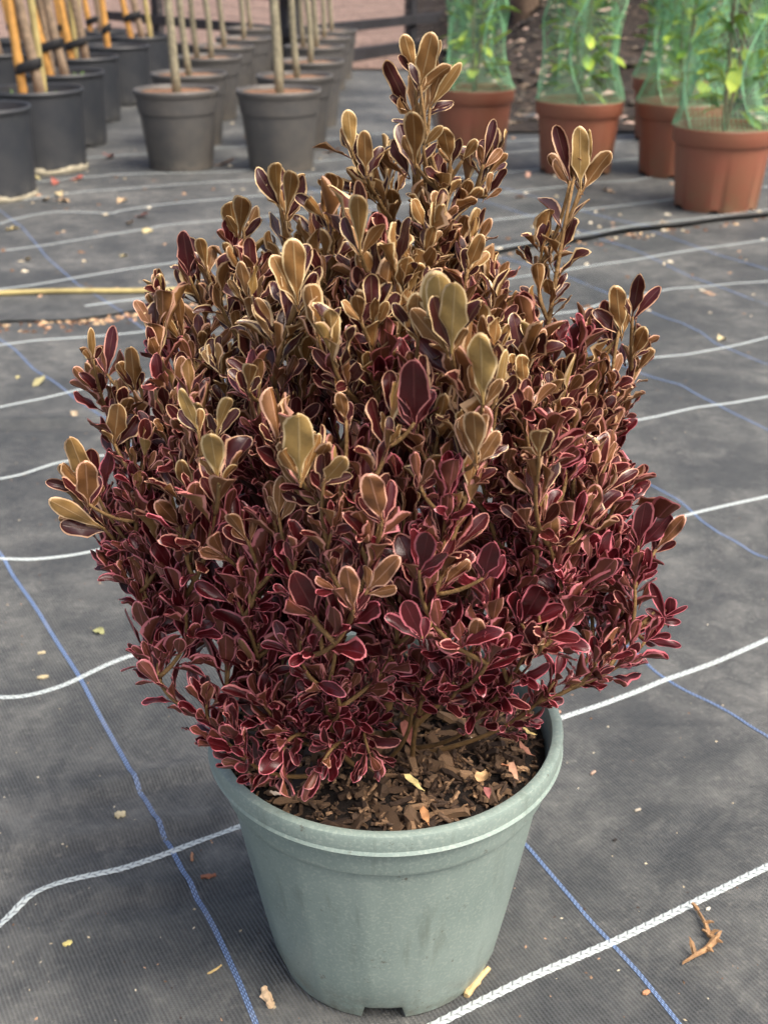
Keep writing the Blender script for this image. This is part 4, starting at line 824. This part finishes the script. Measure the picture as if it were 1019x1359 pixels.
# leaf litter ------------------------------------------------------
def litter_leaf(L, Wd, curl, col, seed, name='fallen_leaf'):
    rr = random.Random(seed); g = leaf_geo(Wd, rr.uniform(0.04, 0.1), rr.uniform(0, 6), curl, rr.uniform(0.2, 0.9), n=7, peak=rr.uniform(0.7, 1.2), tipx=rr.uniform(0.5, 0.9), thick=0.02, twist=rr.uniform(-.4, .4))
    v = g[0] * L; v[:, 1] -= L / 2; v[:, 2] -= np.percentile(v[:, 2], 6); return v, g[1]
def dry_mat(col): 
    key = 'dry%s' % (col,)
    if key not in MAT: MAT[key] = plain('dry_leaf_%d_%d_%d' % col, col, 0.7, 0.35, 140, 0.3)
    return MAT[key]
LIT = [(190, 291, 0.062, (150, 78, 68), 'red curled fallen leaf on the fabric beside cream scraps'), (146, 211, 0.075, (158, 100, 92), 'pinkish red fallen leaf before the grey and black pots'), (74, 247, 0.055, (150, 78, 66), 'dull red fallen leaf beside the silt footed pot'), (103, 241, 0.06, (170, 84, 74), 'thin red fallen leaf right of the silt footed pot'),
       (50, 240, 0.035, (224, 218, 150), 'pale yellow scrap against the silt footed pot'), (80, 262, 0.05, (214, 200, 150), 'cream scrap of leaf left of its tan twin'), (83, 270, 0.055, (206, 170, 128), 'tan scrap of leaf on the far fabric'), (62, 269, 0.05, (200, 176, 140), 'long buff scrap nearest the cut off black pot'), (161, 270, 0.058, (206, 174, 132), 'buff fallen leaf left of the red curled one'),
       (298, 221, 0.09, (176, 128, 98), 'brown fallen leaf at the foot of the left front grey pot'), (440, 205, 0.08, (178, 122, 96), 'brown fallen leaf beside the right front grey pot'), (18, 306, 0.05, (216, 200, 128), 'pale yellow leaf near the left edge above the cane'), (165, 342, 0.04, (214, 208, 150), 'small cream leaf left of the shrub above the cane'), (38, 347, 0.038, (220, 196, 138), 'small cream scrap near the far blue line'), (195, 310, 0.05, (220, 212, 150), 'pale yellow leaf below the red curled one'), (172, 300, 0.045, (196, 160, 120), 'tan scrap just under the red curled leaf'),
       (52, 510, 0.042, (184, 186, 124), 'yellow green slender leaf by the left blue line'), (25, 501, 0.016, (216, 214, 140), 'tiny yellow scrap left of the slender leaf'), (120, 473, 0.026, (196, 196, 120), 'small yellow leaf left of the shrub tip'), (100, 553, 0.03, (176, 160, 134), 'buff scrap on the fabric below the slender leaf'),
       (131, 842, 0.018, (140, 156, 92), 'small green leaf on the fabric left of the shrub'), (770, 640, 0.016, (210, 206, 120), 'tiny yellow leaf right of the shrub'), (860, 742, 0.022, (206, 202, 184), 'pale scrap under the right hand shoots'), (858, 455, 0.03, (202, 176, 158), 'pinkish scrap beyond the right shoots'), (958, 451, 0.03, (204, 196, 150), 'cream scrap on the right white line'), (700, 237, 0.045, (196, 142, 130), 'pinkish scrap before the middle netted pot'), (690, 265, 0.04, (206, 160, 146), 'pink scrap near the far white line'), (808, 256, 0.06, (206, 170, 138), 'tan leaf before the half hidden terracotta pot'), (880, 305, 0.04, (190, 180, 160), 'pale scrap under the raised fabric edge')]
for k, (x, y, L, col, lab) in enumerate(LIT):
    L *= 0.8; mu = 0.12 if col[0] > 1.6 * col[2] and col[1] < 110 else 0.45; col = tuple(int(c * (1 - mu) + g_ * mu) for c, g_ in zip(col, (150, 134, 112)))
    X, Y = gp(x, y); v, f = litter_leaf(L, rnd.uniform(0.2, 0.34), rnd.uniform(-0.15, 0.35), col, 300 + k)
    o = ob('fallen_leaf', mesh('fallen_leaf', v, f, [dry_mat(col)]), loc=(X, Y, float(top(X, Y)) + 0.0005), label=lab, cat='leaf', group='fallen leaves on the fabric'); o.rotation_euler = (0, 0, rnd.uniform(0, 6.28))
def wood_bit(L, W, T, seed, knobs=3):
    rr = random.Random(seed); n = 9; V = []; F = []
    for i in range(n):
        t = i / (n - 1); ww = W * (0.5 + 0.5 * math.sin(PI * (0.1 + 0.8 * t))) * rr.uniform(0.65, 1.2)
        for q in range(7):
            a = 2 * PI * q / 7; rj = rr.uniform(0.75, 1.15); V.append(((t - 0.5) * L + rr.uniform(-.02, .02) * L, ww / 2 * math.cos(a) * rj + 0.12 * L * math.sin(t * 4 + seed) * 0.3, T / 2 * math.sin(a) * rj + T * 0.4))
    F = [tuple(range(7))[::-1], tuple((n - 1) * 7 + q for q in range(7))]
    for i in range(n - 1):
        for q in range(7): a, b = i * 7 + q, i * 7 + (q + 1) % 7; F.append((a, b, b + 7, a + 7))
    return V, F
BITS = [(160, 1083, 0.009, 0.0075, 0.005, (206, 194, 158), 0.2, 'small cream pebble like crumb by the left blue line'), (58, 903, 0.011, 0.005, 0.003, (190, 176, 140), 0.2, 'pale wood crumb under the left white line'), (56, 869, 0.008, 0.004, 0.003, (196, 184, 150), 0.4, 'pale wood crumb above the left white line'),
        (255, 1135, 0.010, 0.003, 0.002, (176, 128, 96), 1.8, 'tan splinter beside the left blue line near the pot'), (277, 1165, 0.012, 0.0045, 0.003, (142, 94, 72), 0.3, 'reddish brown bark crumb left of the pot'), (285, 1287, 0.012, 0.002, 0.0015, (206, 180, 122), 0.75, 'straw coloured splinter left of the pot foot'), (90, 1253, 0.007, 0.005, 0.002, (204, 192, 124), 0.5, 'yellow scrap on the fabric at lower left'),
        (355, 1326, 0.017, 0.0085, 0.005, (212, 184, 148), 1.9, 'pale wood chip standing at the left foot of the pot'), (633, 1306, 0.030, 0.0075, 0.005, (206, 178, 128), 0.9, 'long pale wood chip leaning by the right foot of the pot'), (787, 1022, 0.007, 0.003, 0.002, (186, 158, 138), 0.9, 'pinkish crumb right of the pot'), (846, 1071, 0.006, 0.003, 0.002, (172, 164, 148), 0.6, 'grey crumb at right between the white lines'), (816, 1109, 0.004, 0.003, 0.002, (40, 36, 34), 0.6, 'dark soil crumb right of the pot'),
        (939, 1205, 0.004, 0.003, 0.002, (226, 222, 206), 0.6, 'white grit beside the forked twig'), (857, 1314, 0.006, 0.004, 0.003, (190, 140, 104), 0.3, 'tan crumb beside the lower right blue line'), (740, 942, 0.006, 0.004, 0.003, (190, 146, 126), 0.3, 'pink crumb on the white line beside the pot rim')]
for k, (x, y, L, W, T, col, rz, lab) in enumerate(BITS):
    X, Y = gp(x, y); v, f = wood_bit(L, W, T, 500 + k)
    o = ob('wood_chip', mesh('wood_chip', v, f, [dry_mat(col)], smooth=False), loc=(X, Y, float(top(X, Y)) + 0.0002), label=lab, cat='wood chip', group='crumbs of wood on the fabric'); o.rotation_euler = (0, 0, rz)
# the forked dry twig at lower right
tw = MB(); P_ = [gp(*p) for p in ((925, 1210), (934, 1228), (940, 1243), (948, 1250), (936, 1262), (921, 1270), (905, 1279))]
o0 = P_[3]; hz = [0.003, 0.004, 0.0035, 0.004, 0.004, 0.0035, 0.002]
pts = [(p[0] - o0[0], p[1] - o0[1], h) for p, h in zip(P_, hz)]; tw.tube(pts, [0.0008, 0.0016, 0.0021, 0.0026, 0.0022, 0.0016, 0.0006], 7)
for (i, dx, dy, dz) in ((5, -0.002, 0.011, 0.006), (1, 0.006, -0.002, 0.003), (2, 0.007, 0.001, 0.004), (4, 0.003, -0.006, 0.003), (3, 0.005, 0.004, 0.004), (3, 0.004, -0.005, 0.002), (0, -0.004, 0.004, 0.004), (2, -0.005, 0.002, 0.003)):
    q = Vector(pts[i]); tw.tube([q, q + Vector((dx * .6, dy * .6, dz * .8)), q + Vector((dx, dy, dz))], [0.0019, 0.0014, 0.0005], 5)
rr = random.Random(4); tw.V = [(v[0] + rr.uniform(-.0006, .0006), v[1] + rr.uniform(-.0006, .0006), v[2] + rr.uniform(-.0005, .0005)) for v in tw.V]
ob('twig', tw.data('twig', [dry_mat((158, 124, 88))], False), loc=(o0[0], o0[1], float(top(*o0)) + 0.0002), label='forked dry brown twig on the fabric at lower right', cat='twig')
# yellow cane lying on the fabric
a = gp(-230, 398); b = gp(330, 388); m = MB(); n = 40
m.tube([(a[0] + (b[0] - a[0]) * t / n, a[1] + (b[1] - a[1]) * t / n + 0.004 * math.sin(t * .4), float(top(a[0] + (b[0] - a[0]) * t / n, a[1] + (b[1] - a[1]) * t / n)) + 0.0055) for t in range(n + 1)], [0.0056 * (1.12 if t % 7 == 3 else 1) for t in range(n + 1)], 10)
ob('bamboo_cane', m.data('bamboo_cane', [MAT['cane_yellow']]), label='long yellow cane lying flat on the fabric behind the shrub', cat='cane')
# dry leaves lying on the bark in the pot
POTL = [(549, 1050, 0.019, (216, 200, 138), 0.9, 'cream dry leaf on the bark near the front rim'), (718, 982, 0.012, (214, 190, 126), 1.5, 'round yellow dry leaf against the right rim of the pot'), (632, 991, 0.014, (222, 208, 180), 2.6, 'pale slender dry leaf on the bark right of the stems'), (640, 1047, 0.022, (206, 170, 124), 2.9, 'tan folded dry leaf on the bark at front right'), (682, 1040, 0.013, (178, 136, 110), 0.7, 'rosy tan dry leaf near the right front rim'), (706, 1012, 0.014, (142, 98, 80), 1.2, 'brown dry leaf by the right rim'), (566, 1099, 0.015, (172, 124, 82), 0.3, 'orange brown dry leaf touching the front rim'),
        (672, 1032, 0.012, (176, 120, 86), 2.2, 'orange tan curled leaf among the chips at right'), (540, 990, 0.022, (166, 104, 92), 0.4, 'pinkish brown dry leaf under the stems'), (362, 1062, 0.010, (212, 198, 180), 2.0, 'pale dry scrap at the left front of the bark'), (655, 1072, 0.010, (150, 92, 88), 0.2, 'small reddish leaf on the bark at front right'), (688, 975, 0.009, (186, 110, 116), 0.5, 'small pink fallen leaf on the bark')]
for k, (x, y, L, col, rz, lab) in enumerate(POTL):
    L *= 0.9
    X, Y = gp(x, y, 0.184); d = Vector((X - PX, Y - PY)); 
    if d.length > 0.098: d *= 0.098 / d.length; X, Y = PX + d.x, PY + d.y
    v, f = litter_leaf(L, rnd.uniform(0.18, 0.28), rnd.uniform(0.1, 0.6), col, 700 + k)
    o = ob('fallen_leaf', mesh('fallen_leaf', v, f, [dry_mat(col)]), loc=(X, Y, soil_z(X - PX, Y - PY) + 0.0085), label=lab, cat='leaf', group='dry leaves on the bark'); o.rotation_euler = (rnd.uniform(-.25, .25), rnd.uniform(-.25, .25), rz)
# crumbs too small to pick apart: grit over the fabric, litter in the seam, litter on the bank
def scatter(name, label, mats, pts, size, flat=True):
    V, F, MI = [], [], []; n = 0
    for (x, y, z) in pts:
        L = rnd.uniform(*size); a = rnd.uniform(0, 6.28); wv = L * rnd.uniform(0.3, 0.8); h = L * rnd.uniform(0.1, 0.35); ca, sa = math.cos(a), math.sin(a)
        for (u, v, q) in ((-.5, 0, 0), (0, -.5, 0.0), (.5, rnd.uniform(-.2, .2), 0), (0, .5, 0), (rnd.uniform(-.2, .2), 0, 1)):
            V.append((x + u * L * ca - v * wv * sa, y + u * L * sa + v * wv * ca, z + q * h + (rnd.uniform(0, .5) * h if q == 0 and not flat else 0)))
        F += [(n, n + 1, n + 4), (n + 1, n + 2, n + 4), (n + 2, n + 3, n + 4), (n + 3, n, n + 4)]; MI += [rnd.randrange(len(mats))] * 4; n += 5
    ob(name, mesh(name, V, F, mats, False, MI), label=label, kind='stuff', cat='litter')
pale = [dry_mat((196, 182, 152)), dry_mat((172, 140, 112)), dry_mat((210, 200, 176)), dry_mat((120, 92, 70)), dry_mat((60, 50, 44))]
pts = []
for _ in range(700):
    px_, py_ = rnd.uniform(-40, 1060), 230 + 1130 * rnd.random() ** 1.3; x, y = gp(px_, py_)
    if math.hypot(x - PX, y - PY) > 0.09: pts.append((x, y, float(top(x, y))))
scatter('grit', 'tiny pale grit and crumbs strewn over the woven fabric', pale, pts, (0.0012, 0.0042))
pts = []
for _ in range(420):
    x = rnd.uniform(-1.3, 1.6) if rnd.random() < 0.45 else rnd.uniform(-1.1, -0.35); y = float(seam_y(x)) - abs(rnd.gauss(0.0, 0.03)) - 0.004; pts.append((x, y, float(hgt(x, y))))
scatter('seam_litter', 'brown leaf crumbs gathered along the raised fabric edge', [dry_mat((176, 140, 108)), dry_mat((196, 168, 130)), dry_mat((112, 80, 60)), dry_mat((82, 62, 48))], pts, (0.006, 0.022))
pts = []
for _ in range(260):
    px_, py_ = rnd.uniform(0, 1019), rnd.uniform(150, 420); x, y = gp(px_, py_); pts.append((x, y, float(top(x, y))))
scatter('far_litter', 'small dry leaf scraps scattered between the far pots', pale[:4], pts, (0.008, 0.024))
pts = []
for _ in range(3200):
    x, y = rnd.uniform(0.35, 4.2), rnd.uniform(4.9, 7.8); pts.append((x, y, float(bank(np.array(x), np.array(y)))))
scatter('leaf_litter', 'brown leaf litter covering the dark bank behind the netted plants', [dry_mat((84, 74, 62)), dry_mat((54, 47, 41)), dry_mat((118, 104, 88)), dry_mat((38, 34, 31)), dry_mat((60, 54, 44)), dry_mat((46, 40, 34)), dry_mat((176, 152, 138))], pts, (0.03, 0.10), False)
